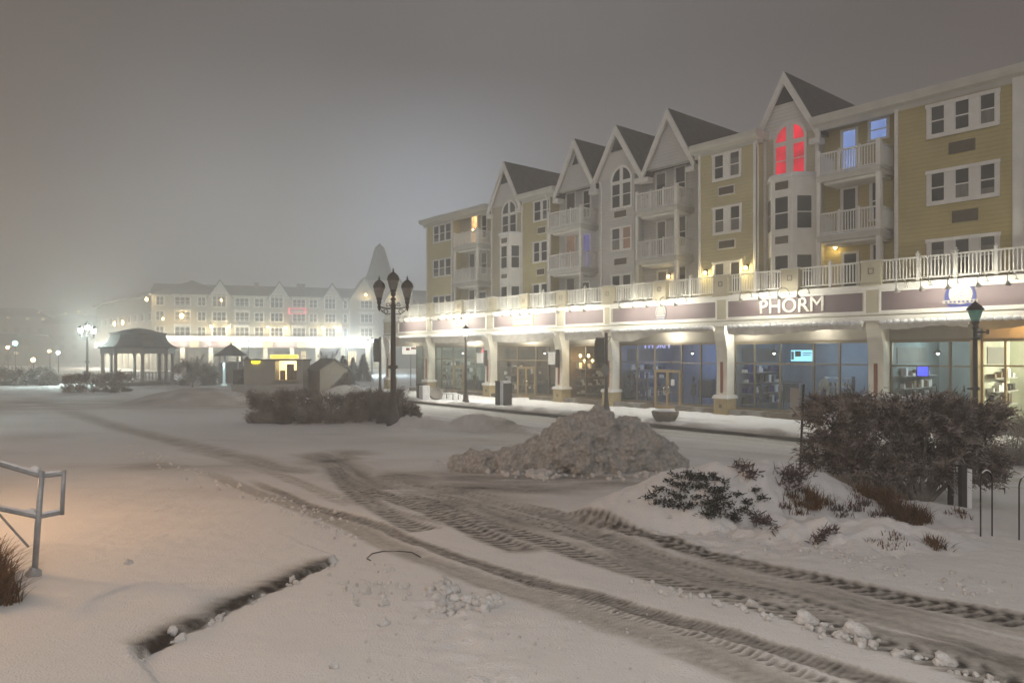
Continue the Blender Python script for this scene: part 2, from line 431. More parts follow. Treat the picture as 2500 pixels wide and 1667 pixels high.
scour = np.clip(scour * (1.15 + 1.6 * streak), 0, 1)
H = H - scour * .035
dirt = np.maximum(dirt, np.clip(scour * 1.05, 0, .93))
edge = np.where(ins, 0, np.exp(-(np.maximum(d1 - .05 * np.clip(jag * 3 + .6, 0, 2), 0) / .02) ** 2) * sstep(0.02, .08, t1) * sstep(1.0, .95, t1))
dirt = np.maximum(dirt, np.clip(edge * (1.0 + 1.2 * jag), 0, .95))
blot = sstep(.12, .30, fbm(gxr * 3.1, gyr * 3.1, 56, 3)) * (d1 < .5)
dirt = dirt * (1 - .4 * blot * np.exp(-(d1 / .25) ** 2))
# wheel tracks ---------------------------------------------------
T_car = smoothpoly(gpoly([(596, 1166), (680, 1201), (765, 1237), (900, 1277), (981, 1305), (1162, 1366), (1342, 1421), (1500, 1465), (1600, 1496), (1798, 1560), (1968, 1610), (2138, 1659), (2300, 1705), (2600, 1795), (3000, 1915)]))
T_car2 = smoothpoly(gpoly([(387, 1117), (476, 1146), (574, 1182), (727, 1238), (860, 1285), (981, 1335), (1162, 1402), (1342, 1458), (1523, 1524), (1620, 1558), (1760, 1610), (1900, 1665), (2150, 1765), (2500, 1905)]))
T_dots = smoothpoly(gpoly([(1100, 1352), (1143, 1368), (1342, 1434), (1600, 1520), (1800, 1588), (1960, 1640), (2100, 1690)]))
T_A = smoothpoly(gpoly([(812, 1128), (835, 1165), (890, 1219), (981, 1272), (1046, 1297)]))
T_B = smoothpoly(gpoly([(880, 1180), (926, 1205), (1053, 1247), (1162, 1293), (1284, 1335)]))
T_C = smoothpoly(gpoly([(960, 1195), (1060, 1228), (1150, 1258), (1216, 1281), (1342, 1319), (1487, 1369), (1600, 1402), (1670, 1422), (1798, 1460), (1968, 1512), (2095, 1556), (2308, 1616), (2500, 1672), (2850, 1775), (3300, 1910), (3900, 2090)]))
T_D = smoothpoly(gpoly([(1130, 1195), (1288, 1236), (1415, 1264), (1500, 1287), (1600, 1310), (1713, 1340), (1925, 1390), (2095, 1428), (2265, 1470), (2500, 1522), (2600, 1545), (2950, 1630), (3500, 1765), (4200, 1935)]))
T_up = smoothpoly(gpoly([(60, 965), (155, 998), (268, 1036), (357, 1060), (506, 1095), (684, 1140), (812, 1165)]))
T_mid = smoothpoly(gpoly([(720, 1105), (800, 1118), (835, 1135), (870, 1165), (960, 1195)]))
def near_only(P, pad):
    return (gxr > P[:, 0].min() - pad) & (gxr < P[:, 0].max() + pad) & (gyr > P[:, 1].min() - pad) & (gyr < P[:, 1].max() + pad)
def track(P, w, depth, dirtv, tread=0.0, period=.16, slant=.7, fade=(0, 0), soft=.25, berm=.4, streaks=.5):
    idx = np.nonzero(near_only(P, w * 2.5 + .2))[0]
    x, y = gxr[idx], gyr[idx]
    d, s, sd, L = polyd(x, y, P)
    wob = w * (1 + .25 * fbm(s * 1.3, sd * 0 + 2.2, 61, 2))
    prof = sstep(wob * (1 + soft), wob * (1 - soft), d)
    e = np.ones_like(s)
    if fade[0]: e = e * sstep(0, fade[0], s)
    if fade[1]: e = e * sstep(L, L - fade[1], s)
    tr = .5 + .5 * np.sin(2 * PI * (s / period + slant * d / w + .35 * fbm(s * 2, d * 3, 8, 2)))
    tr = sstep(.25, .75, tr) * (1 - np.clip(fbm(s * .9, d * sd * 3, 19, 3) * 2.6 - .1, 0, .9))
    st = fbm(s * .7, d * sd * 9 / max(w, .1), 71, 3)
    v = dirtv * (1 - tread + tread * tr) * (1 + streaks * 2 * st)
    # the tread reaches past the edge of the track as teeth
    teeth = sstep(wob * 1.35, wob * 1.0, d) * tr * tread
    dirt[idx] = np.maximum(dirt[idx], np.clip(np.maximum(prof * v, teeth * dirtv * .8), 0, 1) * e)
    bm = np.exp(-((d - w * 1.5) / (w * .4)) ** 2) * depth * berm * np.clip(vn(x * 5, y * 5, 91) * 2 - .7, 0, 1.3)
    H[idx] += (-prof * depth * (1 - tread * .6 + tread * .6 * tr) - teeth * depth * .5 + bm) * e
track(T_up, .45, .02, .32, soft=.8, streaks=.8, fade=(9, 2))
track(T_mid, .50, .05, .46, soft=.7, streaks=.7, fade=(1.5, .6))
track(T_car2, .19, .010, .31, soft=.5, streaks=.6, fade=(9, 1.2))
track(T_car, .12, .016, .68, tread=.34, period=.055, slant=.4, soft=.3, streaks=.5, fade=(3, 0), berm=.5)
track(T_dots, .055, .014, .66, tread=.85, period=.075, slant=0.2, soft=.3, fade=(1.2, 0))
for k_, (P_px, w_, v_) in enumerate((([(880, 1150), (1000, 1180), (1150, 1205), (1300, 1222)], .3, .40), ([(900, 1240), (1020, 1262), (1180, 1300), (1330, 1345)], .16, .34), ([(1000, 1190), (1200, 1240), (1420, 1300), (1700, 1385), (2000, 1475), (2400, 1570)], .22, .5), ([(940, 1165), (1100, 1196), (1350, 1262), (1600, 1342), (1900, 1424)], .15, .42), ([(430, 1090), (600, 1135), (760, 1190), (900, 1250)], .2, .26))):
    track(smoothpoly(gpoly(P_px)), w_, .010, v_, tread=.45, period=.15, slant=.8, soft=.5, streaks=1.2, fade=(1.5, 1.5), berm=.6)
# scraped lane between the loader's wheels
idx = np.nonzero((gyr > 2.2) & (gyr < 19) & (gxr > -5.5) & (gxr < 11))[0]
x, y = gxr[idx], gyr[idx]
dc, sc_, sdc, Lc = polyd(x, y, T_C); dd, sd_, sdd, Ld = polyd(x, y, T_D)
between = (sdc > 0) & (sdd < 0) & (dc + dd < 2.9)
st = fbm(sc_ * .5, dc * 7, 13, 4); bl = fbm(sc_ * .55, dc * .9, 14, 3)
lane = np.where(between, .31 + .85 * st + .55 * bl, 0) * sstep(-.05, .35, np.minimum(dc, dd) + .2) * sstep(0, 3.2, sc_)
lane = lane * (1 + .35 * sstep(6.8, 5.2, y))
dirt[idx] = np.maximum(dirt[idx], np.clip(lane, 0, .62))
H[idx] -= np.where(between, .03, 0) * sstep(0, .2, np.minimum(dc, dd))
track(T_A, .24, .018, .70, tread=.6, period=.17, slant=.9, soft=.35, fade=(.8, .2))
track(T_B, .23, .016, .78, tread=.6, period=.17, slant=.9, soft=.3, fade=(.8, .12))
track(T_C, .23, .015, .76, tread=.62, period=.165, slant=.9, soft=.3, fade=(1.6, 0))
track(T_D, .17, .016, .88, tread=.50, period=.165, slant=.9, soft=.3, fade=(5.5, 0))
def smudge(px, py, rx, ry, v, st=1.0):
    X, Y = gpt(px, py)
    idx = np.nonzero((np.abs(gxr - X) < rx * 2.2) & (np.abs(gyr - Y) < ry * 2.2))[0]
    x, y = gxr[idx], gyr[idx]
    g = np.exp(-((x - X) / rx) ** 2 - ((y - Y) / ry) ** 2) * (1 + st * 2.4 * fbm(x * .8 + y * .3, y * 1.5, int(px), 3))
    dirt[idx] = np.maximum(dirt[idx], np.clip(g * v, 0, .8))
smudge(822, 1118, .8, 1.6, .50); smudge(1010, 1165, 1.6, 1.3, .40); smudge(1180, 1192, 2.2, 1.0, .46); smudge(1300, 1165, 2.4, .8, .48)
smudge(1120, 1225, 1.2, .9, .42); smudge(1480, 1180, 1.2, .6, .34); smudge(1300, 1080, 7, 2.2, .15); smudge(800, 1075, 7, 2.5, .08)
smudge(250, 985, 16, 6, .26); smudge(600, 990, 10, 4, .20); smudge(420, 1140, 2.5, 1.0, .22); smudge(1475, 1302, .18, .16, .85, .4); smudge(1283, 1333, .22, .17, .85, .4)
for bx_, by_ in ((992, 1036), (1055, 1038), (1118, 1044), (1192, 1044), (1262, 1050)):
    smudge(bx_, by_, 1.0, .7, .42, 1.6)
bm_ = np.exp(-(((gyr - 31.5) / 1.6) ** 2)) * sstep(-5.6, -4.8, gxr) * sstep(1.6, .4, gxr)
H = H + bm_ * (np.clip(fbm(gxr * 1.6, gyr * 1.6, 401, 4), -.1, 1) * .55 + fbm(gxr * 5, gyr * 5, 402, 2) * .12)
# the street between plaza and shops: packed snow with long faint lines
px_, py_ = gxr - P0[0], gyr - P0[1]
ls = px_ * U[0] + py_ * U[1]; lt = px_ * V[0] + py_ * V[1]
street = sstep(-15.5, -14.5, lt) * sstep(-6.5, -6.9, lt)
ln = fbm(ls * .06, lt * 2.6, 83, 4)
dirt = np.maximum(dirt, np.clip(street * (.10 + .55 * ln), 0, .5))
kd = np.exp(-((lt + 7.0) / .35) ** 2) * (.5 + 1.2 * fbm(ls * .5, lt * 2, 15, 3)); dirt = np.maximum(dirt, np.clip(kd * .85, 0, .8))
# general old grey patches, and wind crust
patch = np.clip(fbm(gxr * .22, gyr * .5, 101, 4) - .02, 0, 1) * sstep(8, 16, gyr) * sstep(120, 50, gyr)
dirt = np.clip(np.maximum(dirt, patch * .42), 0, 1)
# trodden trail of small prints and clods in the near snow
tr_ = smoothpoly(gpoly([(1080, 1470), (1110, 1520), (1150, 1580), (1200, 1640), (1260, 1690)]))
d, s, sd, L = polyd(gxr, gyr, tr_)
H = H + np.where(d < .6, (vn(gxr * 9, gyr * 9, 7) - .6) * .075 * np.exp(-(d / .28) ** 2), 0)
dirt = dirt * (1 - .5 * sstep(.20, .36, fbm(gxr * 3.6, gyr * 3.6, 503, 4)) * (gyr < 24))
n0, n1 = gx.shape
ii = (np.arange(n0 - 1)[:, None] * n1 + np.arange(n1 - 1)[None, :]).ravel()
faces = np.stack([ii, ii + 1, ii + n1 + 1, ii + n1], 1)
# snow material driven by the dirt of the tracks
def snow_mat(name, attr=True, base=(.80, .80, .81), bump1=.55, dmax=.3):
    m, nt, b = nt_new(name)
    b.inputs['Roughness'].default_value = .75; b.inputs['Specular IOR Level'].default_value = .25
    tc = nt.nodes.new('ShaderNodeTexCoord')
    n = nt.nodes.new('ShaderNodeTexNoise'); n.inputs['Scale'].default_value = 11; n.inputs['Detail'].default_value = 8; n.inputs['Roughness'].default_value = .7
    nt.links.new(tc.outputs['Object'], n.inputs['Vector'])
    n3 = nt.nodes.new('ShaderNodeTexNoise'); n3.inputs['Scale'].default_value = 60; n3.inputs['Detail'].default_value = 3
    nt.links.new(tc.outputs['Object'], n3.inputs['Vector'])
    ad = nt.nodes.new('ShaderNodeMath'); ad.operation = 'ADD'
    nt.links.new(n.outputs['Fac'], ad.inputs[0]); nt.links.new(n3.outputs['Fac'], ad.inputs[1])
    bp = nt.nodes.new('ShaderNodeBump'); bp.inputs['Strength'].default_value = bump1; bp.inputs['Distance'].default_value = .06
    nt.links.new(ad.outputs[0], bp.inputs['Height']); nt.links.new(bp.outputs['Normal'], b.inputs['Normal'])
    r = nt.nodes.new('ShaderNodeValToRGB'); cr = r.color_ramp
    cr.elements[0].position = 0; cr.elements[0].color = (*base, 1)
    cr.elements[1].position = 1; cr.elements[1].color = (.045, .034, .028, 1)
    for p, c in ((.22, (.56, .545, .52)), (.45, (.365, .352, .335)), (.75, (.165, .155, .145))):
        e = cr.elements.new(p); e.color = (*c, 1)
    if attr:
        a = nt.nodes.new('ShaderNodeAttribute'); a.attribute_name = 'dirt'
        nd = nt.nodes.new('ShaderNodeTexNoise'); nd.inputs['Scale'].default_value = 9; nd.inputs['Detail'].default_value = 7
        nt.links.new(tc.outputs['Object'], nd.inputs['Vector'])
        mr = nt.nodes.new('ShaderNodeMapRange'); mr.inputs['From Min'].default_value = .2; mr.inputs['From Max'].default_value = .8; mr.inputs['To Min'].default_value = .62; mr.inputs['To Max'].default_value = 1.38
        nt.links.new(nd.outputs['Fac'], mr.inputs['Value'])
        mu = nt.nodes.new('ShaderNodeMath'); mu.operation = 'MULTIPLY'; mu.use_clamp = True
        nt.links.new(a.outputs['Fac'], mu.inputs[0]); nt.links.new(mr.outputs[0], mu.inputs[1])
        nt.links.new(mu.outputs[0], r.inputs['Fac'])
    else:
        mr = nt.nodes.new('ShaderNodeMapRange'); mr.inputs['From Min'].default_value = .4; mr.inputs['From Max'].default_value = .75; mr.inputs['To Min'].default_value = 0; mr.inputs['To Max'].default_value = dmax
        nt.links.new(n.outputs['Fac'], mr.inputs['Value']); nt.links.new(mr.outputs[0], r.inputs['Fac'])
    nt.links.new(r.outputs['Color'], b.inputs['Base Color'])
    return m
M['snow'] = snow_mat('trodden snow')
M['cleansnow'] = snow_mat('clean snow lumps', attr=False)
M['heapsnow'] = snow_mat('packed dirty ploughed snow', attr=False, base=(.76, .745, .71), bump1=1.0, dmax=.48)
g = npmesh('ground', np.stack([gxr, gyr, H], 1), faces, M['snow'], smooth=True, attr={'dirt': dirt})
tag(g, 'wide snowy plaza and street crossed by dark wheel tracks', kind='structure')
HGRID = H.reshape(n0, n1)
def gz(x, y):                               # true height of the sheet
    j = int(np.clip(np.searchsorted(GX, x), 1, n1 - 1)); i = int(np.clip(np.searchsorted(GY, y), 1, n0 - 1))
    return float(HGRID[i - 1:i + 1, j - 1:j + 1].mean())
# pavement in front of the shops
ss = np.arange(-52, 22, .16); tt = np.concatenate([np.arange(-6.6, 1.2, .13)])
sx, tx = np.meshgrid(ss, tt)
hz = .012 + .05 * fbm(sx * .8, tx * .8, 201, 4) + .03 * fbm(sx * 3.4, tx * 3.4, 202, 3) + .03
kl = np.exp(-((tx + 6.1) / .55) ** 2) * np.clip(fbm(sx * 1.1, tx * 1.6, 203, 4) + .12, 0, 1) * .55
hz = hz + kl + np.exp(-((tx - .1) / .4) ** 2) * np.clip(fbm(sx * 1.6, tx * 1.6, 204, 3) + .05, 0, 1) * .3
fall = sstep(-6.6, -6.35, tx); hz = hz * fall + (-.06) * (1 - fall)
dp = np.clip(fbm(sx * .9, tx * 1.8, 205, 4) - .1, 0, 1) * 1.6 * sstep(-.5, -4, tx) * .55 + (1 - fall) * .5
wx = P0[0] + sx * U[0] + tx * V[0]; wy = P0[1] + sx * U[1] + tx * V[1]
n0b, n1b = sx.shape
ii = (np.arange(n0b - 1)[:, None] * n1b + np.arange(n1b - 1)[None, :]).ravel()
sw = npmesh('sidewalk', np.stack([wx.ravel(), wy.ravel(), hz.ravel()], 1), np.stack([ii, ii + 1, ii + n1b + 1, ii + n1b], 1), M['snow'], smooth=True, attr={'dirt': dp.ravel()})
tag(sw, 'snow covered pavement along the lit shop fronts', kind='structure')
kb = MB()
kb.box(-52, 21.9, -6.78, -6.6, -.5, .005)
ko = kb.build('kerb', mat('dark wet kerb stone', (.07, .064, .058), (.12, .11, .10), scale=1.2, rough=.6, bump=.4, bscale=8))
ko.location = (P0[0], P0[1], 0); ko.rotation_euler = (0, 0, math.atan2(U[1], U[0]))
tag(ko, 'dark kerb edge of the pavement', kind='structure')
# ------------------------------------------------------------------ the near building: shops below, three yellow and white storeys above
ROT = math.atan2(U[1], U[0])
B = thing('apartment_building', 'long yellow and white apartment building with lit shop fronts and pointed gables', 'building', (P0[0], P0[1], 0), ROT)
ZF1, ZF2, ZF3, ZE = 5.95, 8.85, 11.75, 14.4
def wallbox(name, m, s0, s1, t0, z0, z1, t1=14.0):
    return MB().box(s0, s1, t0, t1, z0, z1).build(name, m, B)
tL = 2.0; tR = 2.9
xA = fs(1041, 2.0); xB = fs(1104, 2.0); xC0 = fs(1199, 2.0); xC1 = fs(1275, 2.0); xD1 = fs(1343, 2.0); xE1 = fs(1462, 2.0); xF1 = fs(1549, 2.0); xG1 = fs(1705, 1.5); xH1 = fs(1846, 1.5); xJ1 = fs(1996, 2.2); xK1 = fs(2184, 2.0); xL1 = fs(2500, 2.0)
sections = [  # name, s0, s1, wall plane, material, eave?
    ('A', xA, xB, 2.0, 'yellow'), ('B', xB, xC0, 2.9, 'beige'), ('C', xC0, xC1, 2.0, 'beige'), ('D', xC1, xD1, 2.0, 'yellow'),
    ('E', xD1, xE1, 2.9, 'greywall'), ('F', xE1, xF1, 2.0, 'greywall'), ('G', xF1, xG1, 2.9, 'greywall'), ('H', xG1, xH1, 1.5, 'yellow'),
    ('J', xH1, xJ1, 2.2, 'beige'), ('K', xJ1, xK1, 2.9, 'mustard'), ('L', xK1, xL1, 2.0, 'mustard'), ('X', xL1, xL1 + 7, 2.6, 'mustard')]
for nm, s0, s1, t0, mm in sections:
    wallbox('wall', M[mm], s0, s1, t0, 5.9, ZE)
# corner boards, downpipes and band boards
for s_, t_ in ((xA, 2.0), (xB - .14, 2.0), (xC0, 2.0), (xC1 - .1, 2.0), (xG1, 1.5), (xH1 - .16, 1.5), (xK1, 2.0), (xJ1 - .12, 2.2), (xH1 + .02, 2.2)):
    MB().box(s_, s_ + .16, t_ - .035, t_ + .1, 5.9, ZE - .02).build('corner_trim', M['white'], B)
MB().box(xL1 - .38, xL1 + .012, 1.93, 2.4, 5.9, ZE - .02).build('corner_trim', M['white'], B)
for s_, t_ in ((xH1 + .012, 1.62), (xE1 + .3, 1.93), (xD1 - .2, 1.93)):
    MB().tube([(s_ + .06, t_ - .06, 6.0), (s_ + .06, t_ - .06, ZE - .45), (s_ + .06, t_ - .25, ZE - .1)], .05, 8).build('downpipe', M['white'], B)
# eaves: flat roof deck with gutter, stepping with the wall
rf = MB()
for nm, s0, s1, t0, mm in sections:
    tt0 = 2.0 if nm in 'BEGK' else t0
    if nm in 'X': tt0 = 2.6
    rf.box(s0, s1, tt0 + .51, 14, ZE + .02, ZE + .30)
    if nm in 'BCFEG': pass
for s0, s1, t_ in ((xA - .45, fs(1193, 2.0), 2.0), (fs(1270, 2.0), fs(1361, 2.0), 2.0), (xG1 - .25, xH1 + .3, 1.5), (xJ1 - .05, xL1 + .4, 2.0), (xL1 + .4, xL1 + 7.4, 2.6), (fs(1695, 1.7), xG1 - .26, 1.75), (xH1 + .31, fs(1872, 2.2), 2.2)):
    MB().sect([(t_ - .52, ZE + .16), (t_ - .55, ZE + .36), (t_ - .05, ZE + .42), (t_ + .2, ZE + .42), (t_ + .2, ZE - .22), (t_ - .02, ZE - .22), (t_ - .05, ZE - .02), (t_ - .42, ZE + .02)], s0, s1).build('eave_gutter', M['gutter'], B)
rf.build('roof', M['roof'], B)
# gables: (photo x of left foot, peak, right foot)
GAB = [(1193, 1233, 1270, 2.0, 'gable', 1, 1), (1361, 1405, 1453, 2.0, 'greywall', .55, 0), (1460, 1507, 1566, 2.0, 'gable', 1, 1), (1570, 1633, 1694, 2.0, 'greywall', 0, 0), (1846, 1918, 1998, 2.2, 'gable', 1.25, 1)]
gabs = []
for xl, xp, xr, t_, mm, vent, arch in GAB:
    sp = fs(xp, t_); hw = max(fs(xr, t_) - sp, (sp - fs(xl, t_)) * .9); zf = ZE - .05; zp = 17.5
    gabs.append((sp, hw, t_))
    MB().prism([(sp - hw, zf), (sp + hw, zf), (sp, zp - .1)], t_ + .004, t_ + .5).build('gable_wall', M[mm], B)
    sl = (zp - zf) / hw; ov = .18
    for sg in (-1, 1):
        xo = sp + sg * (hw + ov); zo = zf - ov * sl
        MB().prism([(sp, zp), (xo, zo), (xo, zo + .14), (sp, zp + .2)][::sg], t_ - .10, t_ + 12.5).build('gable_roof', M['roof'], B)
    rk = MB()
    for sg in (-1, 1):
        xo = sp + sg * (hw + ov); zo = zf - ov * sl
        rk.prism([(sp, zp + .17), (xo, zo + .11), (xo, zo - .40), (sp, zp - .46)][::sg], t_ - .24, t_ - .101)
        rk.box(min(xo, xo - sg * .55), max(xo, xo - sg * .55), t_ - .25, t_ + .3, zo - .42, zo - .14)
    rk.build('rake_trim', M['white'], B)
    if vent:
        w = .52 * vent; zc = 16.05 - .2 * (1 - vent)
        MB().prism([(sp - w, zc), (sp + w, zc), (sp, zc + 2 * w)], t_ - .03, t_ + .05).build('gable_vent', M['darkbox'], B)

# ---- windows
wr = random.Random(4)
def window(x0, x1, y0, y1, t_, n=1, gap=.12, split=True, m=None, trim=.11, door=False, zr=None, label=None, sunk=.0):
    s0, s1 = fs(x0, t_), fs(x1, t_)
    z1, z0 = (fz(.5 * (x0 + x1), y0, t_), fz(.5 * (x0 + x1), y1, t_)) if zr is None else zr
    return window_s(s0, s1, z0, z1, t_, n, gap, split, m, trim, label, door)
def window_s(s0, s1, z0, z1, t_, n=1, gap=.12, split=True, m=None, trim=.11, label=None, door=False, parent=None):
    fr = MB(); f0, f1 = t_ - .05, t_ + .02
    fr.box(s0 - trim, s1 + trim, f0 - .01, f1, z1, z1 + trim * 1.1)
    fr.box(s0 - trim * 1.2, s1 + trim * 1.2, f0 - .04, f1, z0 - trim * .9, z0)
    fr.box(s0 - trim, s0, f0, f1, z0, z1); fr.box(s1, s1 + trim, f0, f1, z0, z1)
    w = (s1 - s0 - gap * (n - 1)) / n; ps = []
    for i in range(n):
        a = s0 + i * (w + gap)
        if i: fr.box(a - gap, a, f0, f1, z0, z1)
        if split: fr.box(a, a + w, f0 + .022, f1, .5 * (z0 + z1) - .03, .5 * (z0 + z1) + .03)
        fr.box(a, a + .03, f0 + .03, f1, z0, z1); fr.box(a + w - .03, a + w, f0 + .03, f1, z0, z1)
        ps.append((a, a + w))
    o = fr.build('balcony_door' if door else 'window', M['white'], parent or B, label=label)
    for i, (a, b) in enumerate(ps):
        mm = m[i] if isinstance(m, (list, tuple)) else (m or M['pane'])
        MB().box(a, b, t_ - .012, t_ + .006, z0, z1).build('pane', mm, o)
        if mm in (M['pane'], M['blind']) and wr.random() < .42:
            zb = z1 - (z1 - z0) * wr.choice((.28, .47, .47, .72)); MB().box(a + .04, b - .04, t_ - .016, t_ - .0125, zb, z1).build('blind', M['curtain'], o)
    return o
Z1, Z2, Z3 = (6.45, 8.2), (9.66, 11.2), (12.6, 14.12)
P_, Bl = M['pane'], M['blind']
for zr, x in ((Z3, (1060, 1101)), (Z2, (1059, 1101)), ((6.6, 8.1), (1058, 1101))):
    window(x[0], x[1], 0, 0, 2.0, 3, .16, zr=(zr[0], zr[1]), m=[P_, Bl, P_])
    # doubles
for zr, x, mm in ((Z3, (1305, 1341), [P_, Bl]), (Z2, (1304, 1336), [P_, P_]), (Z1, (1303, 1336), [P_, P_])):
    window(x[0], x[1], 0, 0, 2.0, 2, .22, zr=zr, m=mm)
for zr, x, mm in ((Z2, (1495, 1540), [Bl, E['dimorange']]), (Z1, (1495, 1540), [P_, Bl])):
    window(x[0], x[1], 0, 0, 2.0, 2, .26, zr=zr, m=mm)
for zr, x, mm in ((Z3, (1745, 1805), [P_, Bl]), (Z2, (1746, 1806), [P_, P_]), ((6.3, 8.2), (1746, 1806), [Bl, Bl])):
    window(x[0], x[1], 0, 0, 1.5, 2, .42, zr=zr, m=mm, trim=.14)
for zr, mm in ((Z3, [P_, P_, P_]), (Z2, [P_, P_, P_]), (Z1, [Bl, Bl, Bl])):
    window(2273, 2430, 0, 0, 2.0, 3, .40, zr=zr, m=mm, trim=.17)
window_s(fs(1216, 2), fs(1234, 2) , 9.4, 11.3, 1.12, 1, zr if False else .1, m=P_) if False else None
# grilles under windows
gr = []
for x0, x1, z, t_ in ((1314, 1332, 11.95, 2.0), (1312, 1330, 9.0, 2.0), (1501, 1530, 12.0, 2.0), (1501, 1531, 9.0, 2.0), (1756, 1792, 12.02, 1.5), (1756, 1794, 9.1, 1.5), (2320, 2378, 12.02, 2.0), (2328, 2385, 9.05, 2.0)):
    s0, s1 = fs(x0, t_), fs(x1, t_)
    f = MB(); f.box(s0 - .05, s1 + .05, t_ - .04, t_ + .01, z - .25, z + .25)
    o = f.build('vent_frame', M['white'] if t_ < 1.9 or x0 < 1600 else M['grille'], B)
    q = MB()
    q.box(s0, s1, t_ - .05, t_ - .035, z - .2, z + .2)
    for k in range(6): q.box(s0, s1, t_ - .065, t_ - .05, z - .19 + k * .065, z - .16 + k * .065)
    q.build('vent_grille', M['grille'], o)
# arched windows in gables C, F, J
def arched(x0, x1, t_, zmid, zb, mpan, gap):
    s0, s1 = fs(x0, t_), fs(x1, t_); c = .5 * (s0 + s1); R = .5 * (s1 - s0); n = 14
    fr = MB(); f0, f1 = t_ - .05, t_ + .02
    zt = zmid + .12; Ro = R + .16
    for i in range(n):
        a0, a1 = PI * i / n, PI * (i + 1) / n
        fr.prism([(c + Ro * math.cos(a0), zt + Ro * 1.05 * math.sin(a0)), (c + Ro * math.cos(a1), zt + Ro * 1.05 * math.sin(a1)), (c + R * math.cos(a1), zt + R * 1.05 * math.sin(a1)), (c + R * math.cos(a0), zt + R * 1.05 * math.sin(a0))], f0, f1)
    fr.box(s0 - .13, s1 + .13, f0 - .006, f1, zmid - .1, zt)
    fr.box(s0 - .13, s0, f0, f1, zb, zmid - .1); fr.box(s1, s1 + .13, f0, f1, zb, zmid - .1)
    fr.box(s0 - .15, s1 + .15, f0 - .03, f1, zb - .12, zb)
    fr.box(c - gap / 2, c + gap / 2, f0, f1, zb, zmid - .1); fr.box(c - gap / 2, c + gap / 2, f0, f1, zt, zt + R * 1.03)
    zh = .5 * (zb + zmid)
    for a, b in ((s0, c - gap / 2), (c + gap / 2, s1)): fr.box(a, b, f0 + .022, f1, zh - .03, zh + .03)
    o = fr.build('arched_window', M['white'], B)
    for sg in (-1, 1):
        pts = [(c + sg * gap / 2, zt)]
        for i in range(9):
            a = PI / 2 * i / 8; xx = max(R * math.cos(a), gap / 2)
            pts.append((c + sg * xx, zt + R * 1.05 * math.sin(a) * (1 if R * math.cos(a) > gap / 2 else math.sqrt(1 - (gap / 2 / R) ** 2))))
        MB().prism(pts[::sg], t_ - .012, t_ + .006).build('pane', mpan[0] , o)
    for a, b, k in ((s0, c - gap / 2, 0), (c + gap / 2, s1, 1)):
        MB().box(a, b, t_ - .012, t_ + .006, zb, zmid - .1).build('pane', mpan[1 + k], o)
    return o
arched(1228, 1260, 2.0, 13.62, 12.1, [Bl, Bl, Bl], .24)
arched(1496, 1540, 2.0, 14.0, 12.45, [P_, P_, Bl], .26)
o = arched(1895, 1964, 2.2, 14.0, 12.3, [E['red'], E['red'], E['red']], .40); o['label'] = 'arched window glowing red'
# projecting bay windows under gables C and J
def bay(sl, sr, t_, proj, cut, z0, z1, rows, mpan):
    poly = [(sl, t_ - .001), (sl + cut, t_ - proj), (sr - cut, t_ - proj), (sr, t_ - .001)]
    b = MB(); b.plan(poly, z0, z1); o = b.build('bay_window', M['white'], B)
    cp = MB(); pol2 = [(sl - .08, t_), (sl + cut - .05, t_ - proj - .1), (sr - cut + .05, t_ - proj - .1), (sr + .08, t_)]
    cp.plan(pol2, z1, z1 + .14); cp.plan([(p[0], p[1] + .12) for p in pol2], z1 + .14, z1 + .2)
    cp.build('bay_roof', M['snowroof'], o)
    for (za, zb, grille) in rows:
        fa, fb = sl + cut + .22, sr - cut - .22
        mid = .5 * (fa + fb)
        if grille:
            g_ = MB()
            for k in range(5): g_.box(fa, fb, t_ - proj - .03 - (k % 2) * .006, t_ - proj + .02, za + (zb - za) * k / 5, za + (zb - za) * (k + .8) / 5)
            g_.build('vent_grille', M['grille'], o); continue
        f = MB(); f0 = t_ - proj - .035; f1 = t_ - proj + .01
        for a, b_ in ((fa - .1, fa), (fb, fb + .1)): f.box(a, b_, f0, f1, za, zb)
        f.box(fa - .1, fb + .1, f0, f1, zb, zb + .1); f.box(fa - .1, fb + .1, f0 - .02, f1, za - .1, za); f.box(fa, fb, f0 + .01, f1, .5 * (za + zb) - .03, .5 * (za + zb) + .03)
        w_ = f.build('sash', M['rail'], o)
        p = MB(); p.box(fa, fb, t_ - proj - .012, t_ - proj + .004, za, zb)
        # slanting side lights
        for sg in (-1, 1):
            ax, ay = (sl, t_) if sg < 0 else (sr, t_); bx, by = (sl + cut, t_ - proj) if sg < 0 else (sr - cut, t_ - proj)
            q0 = (ax + (bx - ax) * .24, ay + (by - ay) * .24); q1 = (ax + (bx - ax) * .80, ay + (by - ay) * .80)
            nx, ny = (by - ay), -(bx - ax); L = math.hypot(nx, ny); nx /= L; ny /= L
            if ny > 0: nx, ny = -nx, -ny
            for zz0, zz1 in ((za, .5 * (za + zb) - .03), (.5 * (za + zb) + .03, zb)):
                p.plan([(q0[0] + nx * .015, q0[1] + ny * .015), (q1[0] + nx * .015, q1[1] + ny * .015), (q1[0] - nx * .02, q1[1] - ny * .02), (q0[0] - nx * .02, q0[1] - ny * .02)], zz0, zz1)
        p.build('pane', mpan, o)
    return o
bay(fs(1214, 1.4), fs(1281, 2.0) - .3, 2.0, .8, .55, 5.97, 11.95, [(11.35, 11.72, 1), (9.5, 11.1, 0), (8.75, 9.05, 1), (6.5, 8.1, 0)], P_)
bay(fs(1873, 2.2), fs(2000, 2.2) - .1, 2.2, .95, .8, 5.97, 12.05, [(11.45, 11.85, 1), (9.45, 11.05, 0), (8.72, 9.1, 1), (6.5, 8.1, 0)], P_)
